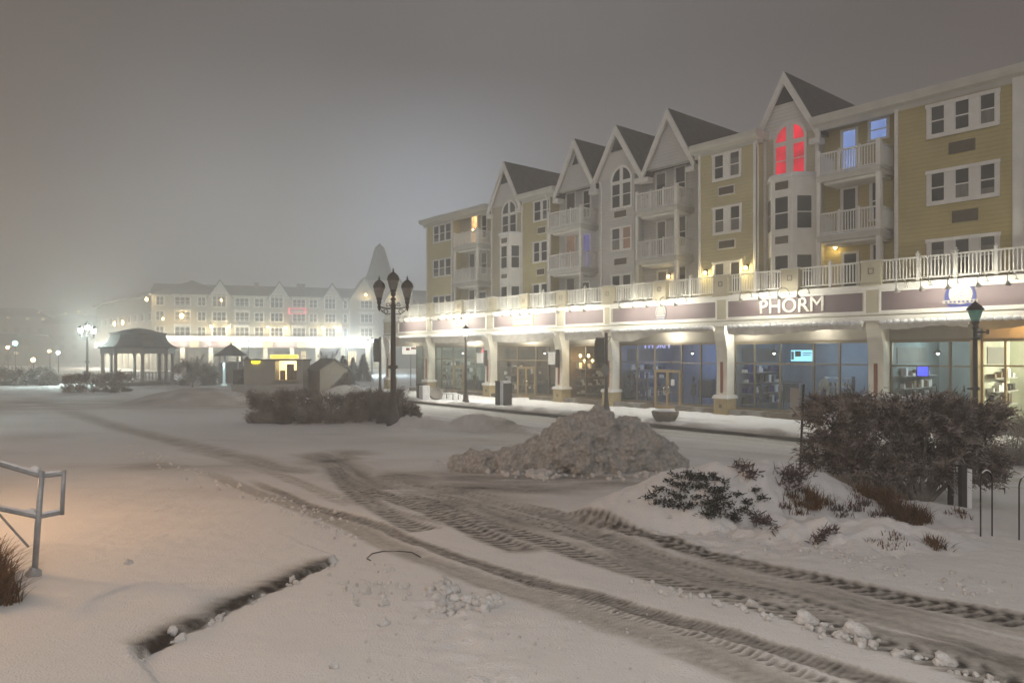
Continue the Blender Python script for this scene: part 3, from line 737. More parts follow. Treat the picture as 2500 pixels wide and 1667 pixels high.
# recess doors and windows
def recess(items):
    for x0, x1, y0, y1, kind, m_ in items:
        t_ = 2.9; s0, s1 = fs(x0, t_), fs(x1, t_); zt = fz(.5 * (x0 + x1), y0, t_)
        fl = max(z for z in (ZF1, ZF2, ZF3) if z < zt - .9)
        if kind == 'd': window_s(s0, s1, fl + .1, zt, t_, 1, split=False, m=m_, door=True)
        else: window_s(s0, s1, max(fl + .75, fz(.5 * (x0 + x1), y1, t_)) if y1 else fl + .75, zt, t_, 1, m=m_)
recess([(1152, 1166, 529, 0, 'd', E['orange']), (1177, 1188, 527, 0, 'w', P_), (1147, 1159, 619, 0, 'd', P_), (1176, 1188, 618, 0, 'w', Bl), (1146, 1159, 709, 0, 'd', P_), (1170, 1187, 714, 0, 'w', P_),
        (1384, 1404, 473, 0, 'd', Bl), (1425, 1441, 467, 0, 'w', P_), (1384, 1404, 577, 0, 'd', E['dimorange']), (1424, 1441, 573, 0, 'd', E['violet']), (1384, 1403, 681, 0, 'd', P_), (1421, 1439, 690, 0, 'w', Bl),
        (1603, 1625, 425, 0, 'd', Bl), (1650, 1673, 409, 0, 'w', Bl), (1606, 1625, 542, 0, 'd', P_), (1659, 1674, 530, 0, 'w', P_), (1607, 1627, 664, 0, 'd', P_), (1659, 1674, 652, 0, 'w', P_),
        (2058, 2090, 320, 0, 'd', E['bluew']), (2125, 2166, 294, 338, 'w', E['bluew']), (2058, 2090, 462, 0, 'd', Bl), (2129, 2151, 446, 0, 'w', P_), (2060, 2092, 620, 0, 'd', P_), (2131, 2152, 598, 0, 'w', P_)])
# ---- balconies
def rail_seg(mb, a, b, z0, z1, pitch=.125, posts=True, cap=.05):
    a = Vector(a); b = Vector(b); d = b - a; L = d.length; d.normalize(); n_ = Vector((-d.y, d.x))
    def bar(p, q, w, za, zb):
        mb.plan([(p.x - n_.x * w, p.y - n_.y * w), (q.x - n_.x * w, q.y - n_.y * w), (q.x + n_.x * w, q.y + n_.y * w), (p.x + n_.x * w, p.y + n_.y * w)], za, zb)
    bar(a, b, cap, z1 - .07, z1); bar(a, b, .035, z0 + .08, z0 + .14)
    k = max(1, int(L / pitch))
    for i in range(1, k):
        p = a + d * (L * i / k)
        bar(p - d * .022, p + d * .022, .02, z0 + .14, z1 - .07)
def balcony(xl, xr, tf, shade=0):
    sl = fs(xl, tf); sr = fs(xr, tf); tw = 2.88
    for fl, top in ((ZF3, None), (ZF2, ZF3)):
        d = MB(); d.box(sl, sr, tf, tw, fl - .30, fl); d.box(sl - .05, sr + .05, tf - .05, tw, fl - .12, fl - .04)
        o = d.build('balcony', M['gutter'], B)
        MB().box(sl + .02, sr - .02, tf + .02, tw - .02, fl + .003, fl + .05).build('snow_layer', M['snowroof'], o)
        r = MB()
        rail_seg(r, (sl + .06, tf + .06), (sr - .06, tf + .06), fl, fl + 1.08)
        rail_seg(r, (sr - .06, tf + .06), (sr - .06, tw), fl, fl + 1.08)
        rail_seg(r, (sl + .06, tw), (sl + .06, tf + .06), fl, fl + 1.08)
        r.build('railing', M['rail'], o)
        h = (top - .3 - fl) if top else 1.22
        MB().box(sr - .18, sr + .02, tf - .02, tf + .18, fl, fl + h).build('post', M['rail'], o)
        MB().box(sl - .02, sl + .14, tf - .02, tf + .14, fl, fl + (h if top else 1.2)).build('post', M['rail'], o)
        for fr_ in (.36, .68): MB().box(sl + (sr - sl) * fr_ - .05, sl + (sr - sl) * fr_ + .05, tf + .01, tf + .11, fl, fl + 1.16).build('post', M['rail'], o)
        br = MB(); br.box(sl + .2, sr - .2, tf + .3, tw, fl - .42, fl - .3); br.build('soffit_beam', M['white'], o)
    MB().box(sr - .18, sr, tf, tf + .18, ZF1, ZF2 - .3).build('balcony_post', M['rail'], B); MB().box(sl, sl + .14, tf, tf + .14, ZF1, ZF2 - .3).build('balcony_post', M['rail'], B)
    return sl, sr
balcony(1108, 1165, 1.25); balcony(1338, 1418, 1.25); balcony(1552, 1652, 1.25); balcony(1995, 2148, 1.25)
# ------------------------------------------------------------------ terrace, fascia, signs
SL, SR = fs(953, 0), fs(2500, 0) + 9
tF = -.55
wallbox('terrace_deck', M['cream'], SL - .2, SR, tF, 6.02, 6.15, 14)
MB().box(SL - .1, SR, tF + .25, 1.45, 6.153, 6.20).build('terrace_snow', M['snowroof'], B)
fa = MB(); fa.box(SL - .2, SR, tF, .35, 4.60, 6.02); fa.build('fascia', M['cream'], B)
mo = MB()
mo.box(SL - .28, SR, tF - .045, tF, 6.02, 6.155); mo.box(SL - .25, SR, tF - .055, tF, 5.93, 6.02)
mo.box(SL - .25, SR, tF - .06, tF, 4.86, 4.93); mo.box(SL - .26, SR, tF - .12, tF, 4.60, 4.72); mo.box(SL - .25, SR, tF - .05, tF, 4.72, 4.80)
mo.build('cornice', M['white'], B)
for x in (1048, 1198, 1371, 1485, 1763, 2128):
    s_ = fs(x, tF)
    MB().box(s_ - .38, s_ + .38, tF - .045, tF, 4.93, 5.93).build('fascia_pilaster', M['cream'], B)
PAN = [(975, 1042), (1056, 1186), (1207, 1358), (1381, 1475), (1493, 1748), (1778, 2110), (2152, 2700)]
panels = []
for i, (x0, x1) in enumerate(PAN):
    s0, s1 = fs(x0, tF), fs(x1, tF); z0, z1 = 5.02, 5.83
    f = MB()
    f.box(s0 - .09, s1 + .09, tF - .07, tF, z1, z1 + .09); f.box(s0 - .09, s1 + .09, tF - .07, tF, z0 - .09, z0)
    f.box(s0 - .09, s0, tF - .07, tF, z0, z1); f.box(s1, s1 + .09, tF - .07, tF, z0, z1)
    o = f.build('sign_panel', M['white'], B)
    b = MB(); b.box(s0, s1, tF - .022, tF + .01, z0, z1); b.build('sign_board', M['mauve'], o)
    panels.append((o, s0, s1))
# writing and emblems on the sign boards
tS = tF - .022
def on_panel(i, x, body, size, m_, **kw):
    return put_text(body, size, m_, panels[i][0], (fs(x, tF), kw.pop('t', tS - .03), kw.pop('z', 5.42)), **kw)
on_panel(5, 1932, 'PHORM', .98, M['letter'], depth=.035, xs=.97, spacing=1.02, bevel=.006)
s_ = fs(1278, tF)
bd = MB(); bd.box(s_ - 1.05, s_ + 1.05, tS - .03, tS, 5.02, 5.86); bo = bd.build('shop_sign', M['gold'], panels[2][0])
MB().box(s_ - .99, s_ + .99, tS - .042, tS - .02, 5.14, 5.82).build('sign_face', M['shopface'], panels[2][0])
on_panel(2, 1278, 'buttermee', .43, M['ink'], depth=.01, t=tS - .05, z=5.54, xs=.92)
q = MB()
random.seed(3)
for k in range(11):
    a = s_ - .78 + k * .145; q.box(a, a + random.uniform(.06, .11), tS - .05, tS - .03, 5.06, 5.06 + random.uniform(.05, .09))
q.build('sign_small_print', M['ink'], panels[2][0])
s_ = fs(1124, tF)
bd = MB(); bd.box(s_ - 1.05, s_ + 1.05, tS - .03, tS, 5.20, 5.70); bd.box(s_ - .85, s_ + .85, tS - .03, tS, 4.95, 5.14); bd.build('shop_sign', M['shopface'], panels[1][0])
on_panel(1, 1117, 'N', .40, M['red'], depth=.01, t=tS - .05, z=5.45)
q = MB()
for k in range(5): q.box(s_ + .02 + k * .16, s_ + .11 + k * .16, tS - .045, tS - .02, 5.40, 5.40 + (.14 if k % 2 else .10))
q.build('sign_small_print', M['blue'], panels[1][0])
# beehive-like emblem of bay five: white dome in a dark oval
def disc(mb, c, rx, rz, t0, t1, n=28, z0=None):
    mb.prism([(c[0] + rx * math.cos(2 * PI * k / n), c[1] + rz * math.sin(2 * PI * k / n)) for k in range(n)], t0, t1)
s_ = fs(1614, tF)
e = MB(); disc(e, (s_, 5.43), .40, .52, tS - .03, tS); e.build('sign_emblem', M['ink'], panels[4][0])
e = MB(); disc(e, (s_, 5.43), .36, .48, tS - .038, tS - .02); e.build('emblem_field', M['shopface'], panels[4][0])
e = MB()
for k in range(5): e.prism([(s_ - .26 + .03 * k, 5.42 + k * .085), (s_ + .26 - .03 * k, 5.42 + k * .085), (s_ + .26 - .03 * k, 5.435 + k * .085), (s_ - .26 + .03 * k, 5.435 + k * .085)], tS - .044, tS - .03)
for sg in (-1, 1): e.prism([(s_ + sg * .30, 5.35), (s_ + sg * .27, 5.35), (s_ + sg * .15, 5.84), (s_ + sg * .18, 5.84)][::sg], tS - .044, tS - .03)
e.box(s_ - .36, s_ + .36, tS - .044, tS - .03, 5.18, 5.215); e.box(s_ - .36, s_ + .36, tS - .044, tS - .03, 5.33, 5.35); e.box(s_ - .2, s_ + .2, tS - .044, tS - .03, 5.06, 5.12)
e.build('emblem_lines', M['blue'], panels[4][0])
# blue and white round emblem of bay seven
s_ = fs(2345, tF)
e = MB(); disc(e, (s_, 5.45), .56, .56, tS - .03, tS); e.build('sign_emblem', M['blue'], panels[6][0])
e = MB(); disc(e, (s_ + .02, 5.53), .42, .40, tS - .04, tS - .02); e.box(s_ - .62, s_ + .62, tS - .05, tS - .02, 5.17, 5.31); e.build('emblem_field', M['shopface'], panels[6][0])
e = MB()
for k in range(3): e.prism([(s_ - .22, 5.5 + k * .1), (s_ + .05, 5.44 + k * .1), (s_ + .3, 5.56 + k * .1), (s_ + .05, 5.48 + k * .1)], tS - .046, tS - .03)
for k in range(7): e.box(s_ - .52 + k * .15, s_ - .44 + k * .15, tS - .056, tS - .04, 5.2, 5.27)
e.build('emblem_lines', M['blue'], panels[6][0])
# ---- terrace railing with panelled boxes
BOX = [1052, 1123, 1201, 1282, 1373, 1487, 1614, 1763, 1932, 2130]
bs = [fs(x, tF + .1) for x in BOX]
for s_ in bs:
    b = MB(); b.box(s_ - .42, s_ + .42, tF - .06, tF + .34, 6.12, 7.12); b.box(s_ - .47, s_ + .47, tF - .11, tF + .38, 7.12, 7.18); b.box(s_ - .47, s_ + .47, tF - .12, tF + .36, 6.10, 6.2)
    o = b.build('parapet_box', M['cream'], B)
    q = MB()
    for a, c_, z0, z1 in ((-.12, .12, 6.84, 6.87), (-.12, .12, 6.62, 6.65), (-.12, -.09, 6.65, 6.84), (.09, .12, 6.65, 6.84)):
        q.box(s_ + a, s_ + c_, tF - .075, tF - .05, z0, z1)
    q.build('square_ornament', M['grille'], o)
    MB().box(s_ - .46, s_ + .46, tF - .1, tF + .37, 7.183, 7.22).build('snow_cap', M['snowroof'], o)
ends = [SL - .1] + bs + [SR]
for i in range(len(ends) - 1):
    a = ends[i] + (.44 if i else 0); b = ends[i + 1] - (.44 if i < len(ends) - 2 else 0)
    r = MB(); rail_seg(r, (a, tF + .12), (b, tF + .12), 6.2, 7.2, pitch=.135)
    o = r.build('terrace_railing', M['rail'], B)
    n_ = max(2, int(round((b - a) / 1.45))); p = MB()
    for k in range(n_ + 1):
        if i and k == 0 or (i < len(ends) - 2 and k == n_): continue
        c_ = a + (b - a) * k / n_
        p.box(c_ - .06, c_ + .06, tF + .06, tF + .18, 6.16, 7.28); p.box(c_ - .08, c_ + .08, tF + .04, tF + .20, 7.28, 7.32)
        p.ball((c_, tF + .12, 7.38), .055, 6)
    p.build('railing_post', M['rail'], o)
# ---- gooseneck sign lamps
GOOSE = [(985, 1.2), (997, 1.2), (1013, 1.2), (1063, 1.3), (1082, 1.3), (1100, 1.3), (1118, 1.3), (1137, 1.3), (1213, 1.3), (1237, 1.3), (1258, 1.3), (1280, 1.3), (1303, 1.3), (1373, 1), (1403, 1.1), (1437, 1.1),
         (1525, 1.0), (1557, 1.0), (1590, 1.0), (1625, 1.0), (1660, .9), (1820, .55), (1865, .8), (1912, .8), (1960, .4), (2200, .2), (2260, .6), (2325, 1.3), (2398, .6), (2470, .6)]
KG = 50.0
gs = None
for x, pw in GOOSE:
    s_ = fs(x, tF - .6)
    if gs is None:
        a = MB(); pts = [(0, 0, .02)]
        for k in range(11):
            w = PI * k / 10 * 1.05
            pts.append((0, -.42 + .36 * math.cos(w) * 1.0 - .05, .05 + .30 * math.sin(w)))
        pts = [(0, 0, 0)] + [(0, -.36 + .36 * math.cos(PI * k / 10), .30 * math.sin(PI * k / 10)) for k in range(1, 10)] + [(0, -.73, -.06), (0, -.72, -.14)]
        a.tube(pts, .016, 6); a.lathe([(.06, -.01), (.06, .02), (.02, .03)], 10, (0, -.01, 0))
        g0 = a.build('sign_lamp', M['lampmetal'], B)
        h = MB(); h.tube([(0, -.72, -.12), (0, -.70, -.17), (0, -.655, -.27)], [.035, .05, .115], 12, caps=False)
        h0 = h.build('lamp_shade', M['lampmetal'], g0, smooth=True)
        bl = MB(); bl.ball((0, -.665, -.235), .042, 6); b0 = bl.build('bulb', E['signbulb'], g0)
        gs = (g0, h0, b0); go = g0
    else:
        go = gs[0].copy(); COL.objects.link(go); go.parent = B
        for c_ in gs[1:]:
            d = c_.copy(); COL.objects.link(d); d.parent = go
    go.location = (s_, tF - .04, 5.97); go.scale = (1.0, 1.45, 1.0)
    if pw < .3:
        pass
    light('POINT', 'sign_lamp_light', (s_, tF - .92, 5.97 - .33), KG * pw, (1, .95, .78), B, .05)
# ------------------------------------------------------------------ columns, shop windows, interiors
colx = [953, 1048, 1198, 1372, 1493, 1770, 2145]
cs = [fs(x, 0) for x in colx]
cs.append(fs(2378, 0))
for i, s_ in enumerate(cs[:7]):
    b = MB(); b.box(s_ - .40, s_ + .40, -.42, .42, -.05, .86); b.box(s_ - .44, s_ + .44, -.46, .46, -.05, .10)
    o = b.build('column', M['tanstone'], B)
    c_ = MB(); c_.box(s_ - .46, s_ + .46, -.48, .48, .86, .97); c_.box(s_ - .42, s_ + .42, -.44, .44, .97, 1.04); c_.build('column_cap', M['white'], o)
    c_ = MB(); c_.sect([(-.30, 1.04), (-.26, 2.0), (-.27, 2.9), (-.33, 3.5), (-.45, 4.0), (-.53, 4.25), (-.53, 4.60), (.36, 4.60), (.36, 1.04)], s_ - .32, s_ + .32); c_.build('column_shaft', M['column'], o)
    c_ = MB(); c_.box(s_ - .07, s_ + .07, -.325, -.2, 1.15, 2.75); c_.build('column_stripe', M['redstripe'], o)
    d_ = MB(); d_.box(s_ - .09, s_ + .09, -.432, -.40, .38, .56); d_.build('square_ornament', M['grille'], o)
tG = .45
def shop(i, sA, sB, mulls, midz, door=None, base=.42, wallc=(.2, .2, .2), lit=None, power=0, back=5.5, frame=None, floor=(.12, .11, .10)):
    fr = frame or M['mull']
    f = MB(); f.box(sA, sB, tG - .06, tG + .06, 3.66, 3.80); f.box(sA, sB, tG - .06, tG + .06, base - .1, base)
    segs = []
    edges = [sA] + list(mulls) + [sB]
    for m_ in mulls: f.box(m_ - .04, m_ + .04, tG - .055, tG + .055, base, 3.66)
    f.box(sA, sA + .08, tG - .058, tG + .058, base, 3.66); f.box(sB - .08, sB, tG - .058, tG + .058, base, 3.66)
    dz = 2.25
    if door:
        f2 = []
        f.box(sA, door[0], tG - .05, tG + .05, midz - .035, midz + .035); f.box(door[1], sB, tG - .05, tG + .05, midz - .035, midz + .035)
        f.box(door[0], door[1], tG - .05, tG + .05, dz + .42, dz + .48)
    else:
        f.box(sA, sB, tG - .05, tG + .05, midz - .035, midz + .035)
    o = f.build('shop_window', fr, B)
    g_ = MB()
    if door:
        g_.box(sA, door[0], tG - .012, tG + .004, base, 3.66); g_.box(door[1], sB, tG - .012, tG + .004, base, 3.66); g_.box(door[0], door[1], tG - .012, tG + .004, dz, 3.66)
    else: g_.box(sA, sB, tG - .012, tG + .004, base, 3.66)
    g_.build('glass', M['glass'], o)
    # header, plinth and interior
    MB().box(sA, sB, tG - .1, tG + .3, 3.80, 4.60).build('shop_header', M['header'], B)
    runs = [(sA, sB)] if not door else [(sA, door[0] - .1), (door[1] + .1, sB)]
    for a, b in runs:
        if b - a > .3: MB().sect([(-.28, -.05), (tG + .05, -.05), (tG + .05, base - .1), (tG - .05, base - .1), (tG - .05, base - .12), (-.28, base - .12)], a, b).build('window_ledge', M['ledge'], B)
    if door: MB().box(door[0] - .1, door[1] + .1, tG - .3, tG + .3, -.05, .05).build('door_step', M['ledge'], B)
    r = MB()
    t0, t1 = tG + .12, tG + back
    vs = [(sA, t0, .02), (sB, t0, .02), (sB, t1, .02), (sA, t1, .02), (sA, t0, 3.95), (sB, t0, 3.95), (sB, t1, 3.95), (sA, t1, 3.95)]
    r.add(vs, [(0, 1, 2, 3), (4, 7, 6, 5), (0, 3, 7, 4), (1, 5, 6, 2), (3, 2, 6, 7)])
    ro = r.build('shop_interior', mat('interior %d' % i, wallc, tuple(v * .55 for v in wallc), scale=.7, rough=.7, stretch=(1, 1, .35)), B)
    sr_ = random.Random(i)                      # shelving along the side wall, seen through the glass
    sf = MB(); gd = [MB(), MB(), MB()]; tmax = min(t1 - .2, t0 + 4.2)
    for z_ in (.5, 1.05, 1.6, 2.15):
        sf.box(sA + .01, sA + .36, t0 + .35, tmax, z_, z_ + .04); tt_ = t0 + .4
        while tt_ < tmax - .3:
            w_ = sr_.uniform(.08, .32); h_ = sr_.uniform(.1, .42)
            if sr_.random() < .78: gd[sr_.randrange(3)].box(sA + .05, sA + sr_.uniform(.2, .33), tt_, tt_ + w_, z_ + .041, z_ + .041 + h_)
            tt_ += w_ + sr_.uniform(.01, .12)
    so = sf.build('wall_shelf', M['kioskgrey'], ro)
    for g_, m_ in zip(gd, ('signwhite', 'darkbox', 'blue' if i in (5, 6) else 'wood')):
        if g_.v: g_.build('shelf_goods', M[m_], ro)
    pb = MB(); pb.box(sA + .012, sA + .03, t0 + .5, tmax - .4, 2.75, 3.45); pb.build('wall_panel', M['curtain'], ro)
    if lit: light('POINT', 'interior_light', (.5 * (sA + sB), tG + 2.6, 3.3), power * 4.2, lit, B, .5)
    return o, ro
def shopdoor(sA, sB, double, ring=True, paper=False):
    f = MB(); t0, t1 = tG - .10, tG + .06; h = 2.25; c = .5 * (sA + sB); w = .13
    f.box(sA, sB, t0, t1, h - .14, h); f.box(sA, sA + w, t0, t1, .02, h - .14); f.box(sB - w, sB, t0, t1, .02, h - .14); f.box(sA + w, sB - w, t0, t1, .02, .26)
    if double: f.box(c - .09, c + .09, t0, t1, .26, h - .14)
    o = f.build('shop_door', M['bronze'], B)
    MB().box(sA + w, sB - w, tG - .03, tG - .018, .26, h - .14).build('glass', M['glass'], o)
    if double: MB().box(sA + w, sB - w, tG - .06, tG - .035, .98, 1.02).build('push_bar', M['bronze'], o)
    if ring: MB().ring((c if double else sB - w - .1, t0 - .05, 1.12), .21, .036).build('handle', M['chrome'], o, smooth=True)
    if paper:
        MB().box(c + .22, c + .46, tG - .045, tG - .032, 1.38, 1.72).build('notice', M['signwhite'], o)
    return o
# bay 1: open corner, the shop set back behind it
X = lambda x: fs(x, tG)
shop(1, X(1017), cs[1] - .32, [X(1033)], 2.7, wallc=(.42, .46, .42), lit=(.85, 1, .92), power=34, back=3.0)
MB().box(SL + .1, X(1017) - .02, tG, 8.0, 3.8, 4.6).build('arcade_soffit', M['cream'], B)
pc = MB(); pc.box(X(985), X(985) + .35, 4.2, 4.55, -.05, 3.8); pc.build('arcade_column', M['column'], B)
# bay 2
d2a, d2b = X(1108), X(1133)
shop(2, cs[1] + .32, cs[2] - .32, [X(1079), X(1107), X(1134), X(1162)], 2.72, (d2a, d2b), wallc=(.40, .44, .40), lit=(.82, 1, .90), power=62, back=5)
shopdoor(d2a, d2b, False, paper=False)
d3a, d3b = X(1265), X(1309)
shop(3, cs[2] + .32, cs[3] - .32, [X(1264), X(1310), X(1340)], 2.70, (d3a, d3b), wallc=(.30, .27, .23), lit=(1, .88, .70), power=44, back=5)
shopdoor(d3a, d3b, True, paper=False)
shop(4, cs[3] + .32, cs[4] - .32, [X(1431)], 2.66, wallc=(.26, .20, .15), lit=None, back=5)
d5a, d5b = X(1600), X(1664)
shop(5, cs[4] + .32, cs[5] - .32, [X(1556), X(1599), X(1665), X(1711)], 2.66, (d5a, d5b), wallc=(.24, .30, .42), lit=(.52, .66, 1.0), power=40, back=5)
shopdoor(d5a, d5b, True, paper=True)
shop(6, cs[5] + .32, cs[6] - .32, [X(1843), X(1905), X(1987), X(2050)], 2.68, wallc=(.25, .31, .38), lit=(.66, .82, 1.0), power=42, back=5.5)
shop(7, cs[6] + .32, cs[7] - .10, [X(2320)], 2.66, wallc=(.25, .30, .30), lit=(.80, .95, .95), power=46, back=5.5)
o8 = shop(8, cs[7] + .12, cs[7] + 7.5, [cs[7] + .95, cs[7] + 2.05, cs[7] + 3.2, cs[7] + 4.6], 2.7, wallc=(.55, .56, .44), lit=(1, .95, .76), power=300, back=3.5, frame=M['bronze'])
cp = MB(); cp.box(cs[7] - .10, cs[7] + .12, -.1, tG + .1, -.05, 3.8); cp.build('shop_corner_post', M['bronze'], B)
light('POINT', 'awning_lamp', (cs[7] + 1.6, -.5, 4.2), 26, (1, .72, .36), B, .1)
# things seen in the shops
def bstand(name, label, cat, build, m_, s_, t_, z_=0.02, rotz=0.0, group=None):
    mb = MB(); build(mb); w = loc2w(s_, t_)
    o = mb.build(name, m_); o.location = (w[0], w[1], z_); o.rotation_euler = (0, 0, ROT + rotz)
    return tag(o, label, cat, group)
def screen(label, x, y, w, h, t_, m_, rotz=0):
    s_ = fs(x, t_); z = fz(x, y, t_); wpt = loc2w(s_, t_)
    th = thing('television', label, 'television', (wpt[0], wpt[1], z), ROT + rotz)
    MB().box(-w / 2 - .04, w / 2 + .04, 0, .06, -h / 2 - .04, h / 2 + .04).build('casing', M['darkbox'], th)
    MB().box(-w / 2, w / 2, -.012, .002, -h / 2, h / 2).build('screen', m_, th)
    return th
tv = screen('bright pale blue television hanging in the window below the big letters', 1958, 868, 1.15, .55, 1.2, E['tv'])
q = MB(); q.box(-.35, -.05, -.022, -.010, -.05, .22); q.box(.05, .5, -.022, -.010, .10, .14); q.box(.05, .45, -.022, -.010, .0, .04); q.box(-.55, -.42, -.022, -.010, -.2, .2); q.build('screen_picture', mat('screen picture', (.14, .17, .17), (.3, .32, .28), scale=9), tv)
tv2 = screen('deep blue television glowing in the shop behind the big brown bush', 2253, 906, .42, .42, 2.2, E['tvblue'], .5)
sg_ = put_text('PHORM', .55, E['neonblue'], None, (0, 0, 0), depth=.015)
w_ = loc2w(fs(1604, 1.6), 1.6); sg_.location = (w_[0], w_[1], fz(1604, 843, 1.6)); sg_.rotation_euler = (0, 0, ROT); sg_.name = 'neon_sign'
tag(sg_, 'pale violet glowing letters hanging inside the blue shop above the double door', 'neon sign')
# chandelier in the dark bay
sC = fs(1434, 1.1); wC = loc2w(sC, 1.2)
ch = thing('chandelier', 'chandelier with small orange bulbs in the dark brown shop window', 'chandelier', (wC[0], wC[1], 2.86), ROT)
c_ = MB(); c_.tube([(0, 0, .9), (0, 0, 0)], .02, 6); c_.lathe([(.02, -.12), (.09, -.05), (.05, .1), (.02, .2)], 10)
arms = []
for k in range(8):
    w = 2 * PI * k / 8; R = .52 if k % 2 else .36; zz = .12 if k % 2 else -.22
    c_.tube([(0, 0, -.05), (R * .5 * math.cos(w), R * .5 * math.sin(w), zz - .16), (R * math.cos(w), R * math.sin(w), zz)], .014, 5); arms.append((R * math.cos(w), R * math.sin(w), zz))
c_.build('frame', M['ironb'], ch)
for a in arms:
    b_ = MB(); b_.ball((a[0], a[1], a[2] + .05), .075, 6, 1.3); b_.build('bulb', E['warmbulb'], ch)
light('POINT', 'chandelier_light', (0, 0, -.2), 40, (1, .55, .20), ch, .3)
def rack(mb):
    for x in (-.5, .5): mb.box(x - .03, x + .03, -.03, .03, 0, 1.7)
    mb.box(-.5, .5, -.02, .02, 1.64, 1.7)
    for k in range(12): mb.box(-.45 + k * .078, -.40 + k * .078, -.22, .22, .6 + .1 * (k % 3), 1.6)
def shelfunit(mb):
    mb.box(-.7, -.66, -.2, .2, 0, 2.0); mb.box(.66, .7, -.2, .2, 0, 2.0)
    for k in range(5): mb.box(-.66, .66, -.2, .2, .1 + k * .45, .14 + k * .45)
    for k in range(4):
        for j in range(5): mb.box(-.6 + j * .25, -.45 + j * .25, -.12, .1, .14 + k * .45, .14 + k * .45 + .2 + .08 * ((j * k) % 3))
def counter(mb):
    mb.box(-.9, .9, -.3, .3, 0, .95); mb.box(-.95, .95, -.35, .35, .95, 1.0); mb.box(-.2, .2, -.1, .1, 1.0, 1.35)
def mannequin(mb):
    mb.lathe([(.16, 0), (.16, .02), (.02, .03), (.02, .75), (.13, .85), (.17, .98), (.12, 1.18), (.16, 1.36), (.19, 1.45), (.06, 1.52), (.045, 1.6), (.09, 1.68), (.08, 1.8), (.02, 1.86)], 12)
mi = dict(pale=mat('pale stock', (.5, .5, .46), (.25, .25, .24), scale=6), dark=mat('dark furnishings', (.05, .05, .055), (.10, .10, .10), scale=4), mid=mat('grey clothes', (.17, .18, .20), (.10, .11, .13), scale=5))
bstand('shop_counter', 'dark counter inside the shop with the single door and ring handle', 'counter', counter, mi['dark'], fs(1160, 1.8), 1.9)
bstand('display_shelf', 'shelf of pale goods right of the single door', 'shelf', shelfunit, mi['pale'], fs(1152, 4.2), 4.4)
bstand('clothes_rack', 'dark clothes rack behind the wide window below the pale blue television', 'clothes rack', rack, mi['mid'], fs(1935, 3.0), 3.0)
bstand('clothes_rack', 'clothes rack behind the right leaf of the blue shop', 'clothes rack', rack, mi['mid'], fs(1725, 3.0), 3.0)
bstand('display_shelf', 'pale shelf of goods beside the column in the blue grey shop', 'shelf', shelfunit, mi['pale'], fs(2045, 3.4), 3.6)
w_ = loc2w(fs(2012, 1.0), 1.0); db = thing('display_board', 'pale round topped display board with a blue label in the shop window', 'display board', (w_[0], w_[1], .02), ROT)
q = MB(); q.prism([(-.26, .1), (.26, .1), (.26, 1.7)] + [(.26 * math.cos(PI * k / 8), 1.7 + .26 * math.sin(PI * k / 8)) for k in range(1, 8)] + [(-.26, 1.7)], -.03, .03); q.box(-.3, .3, -.2, .2, 0, .1); q.build('board', mi['pale'], db); q = MB(); q.box(-.11, .11, -.045, -.03, 1.0, 1.45); q.build('blue_label', M['blue'], db)
bstand('shop_counter', 'counter inside the dark shop with the brown double door', 'counter', counter, mi['dark'], fs(1335, 1.5), 1.6)
bstand('shop_counter', 'counter in the teal shop under the deep blue television', 'counter', counter, mi['dark'], fs(2300, 1.6), 1.7)
bstand('mannequin', 'dark clothed mannequin behind the glass between the blue door and the right column', 'mannequin', mannequin, mi['dark'], fs(1690, 1.3), 1.4)
bstand('display_shelf', 'shelf of goods at the left end of the blue shop window', 'shelf', shelfunit, mi['mid'], fs(1548, .95), 1.1, rotz=.9)
bstand('mannequin', 'grey mannequin at the left end of the window with the pale blue television', 'mannequin', mannequin, mi['mid'], fs(1856, 1.0), 1.1)
bstand('display_shelf', 'shelf of goods in the greenish shop left of the single door', 'shelf', shelfunit, mi['pale'], fs(1098, 1.1), 1.2, rotz=.9)
bstand('shop_table', 'low dark table in the teal shop right of the last column', 'table', counter, mi['dark'], fs(2250, 1.2), 1.3)
for i_, (x_, c_) in enumerate(((1690, 'blue shop'), (1890, 'shop with the pale blue television'), (2290, 'teal shop'), (1130, 'greenish shop'), (1330, 'brown shop'))):
    w_ = loc2w(fs(x_, 1.8), 1.8); pn = thing('pendant_lamp', 'small hanging lamp inside the %s' % c_, 'lamp', (w_[0], w_[1], 3.2), ROT)
    q = MB(); q.tube([(0, 0, .1), (0, 0, .75)], .012, 5); q.build('cord', M['ironb'], pn); q = MB(); q.lathe([(.16, 0), (.14, .06), (.03, .14)], 12); q.build('lamp_shade', M['ironb'], pn)
    MB().ball((0, 0, -.01), .06, 6).build('bulb', E['signbulb'], pn)
# striplight in bay 3 valance and red exit light
exl = bstand('exit_lamp', 'small red lamp high in the shop with the single door', 'lamp', lambda mb: (mb.box(-.09, .09, -.03, .03, -.09, .09), mb.box(-.13, .13, .03, .05, -.12, .12), mb.box(-.02, .02, 0, .03, .09, .3)), E['exitred'], fs(1178, 1.0), 1.0, 3.35)
# tube lights under the awnings
for x0, x1, y, pw in ((985, 1010, 0, 40), (1117, 1163, 841, 130), (1255, 1300, 0, 110), (1415, 1440, 0, 50), (1617, 1652, 0, 90), (1800, 1830, 0, 45), (1980, 2010, 0, 35)):
    a, b = fs(x0, -.35), fs(x1, -.35); pw *= 2.0; q = MB(); q.box(a, b, -.40, -.30, 4.50, 4.58); o = q.build('tube_light', M['white'], B)
    MB().box(a + .03, b - .03, -.385, -.315, 4.475, 4.499).build('tube', emis('awning tube', (1, .97, .86), 7), o)
    light('POINT', 'tube_lamp', (.5 * (a + b), -.35, 4.38), pw, (1, .97, .86), B, .15)
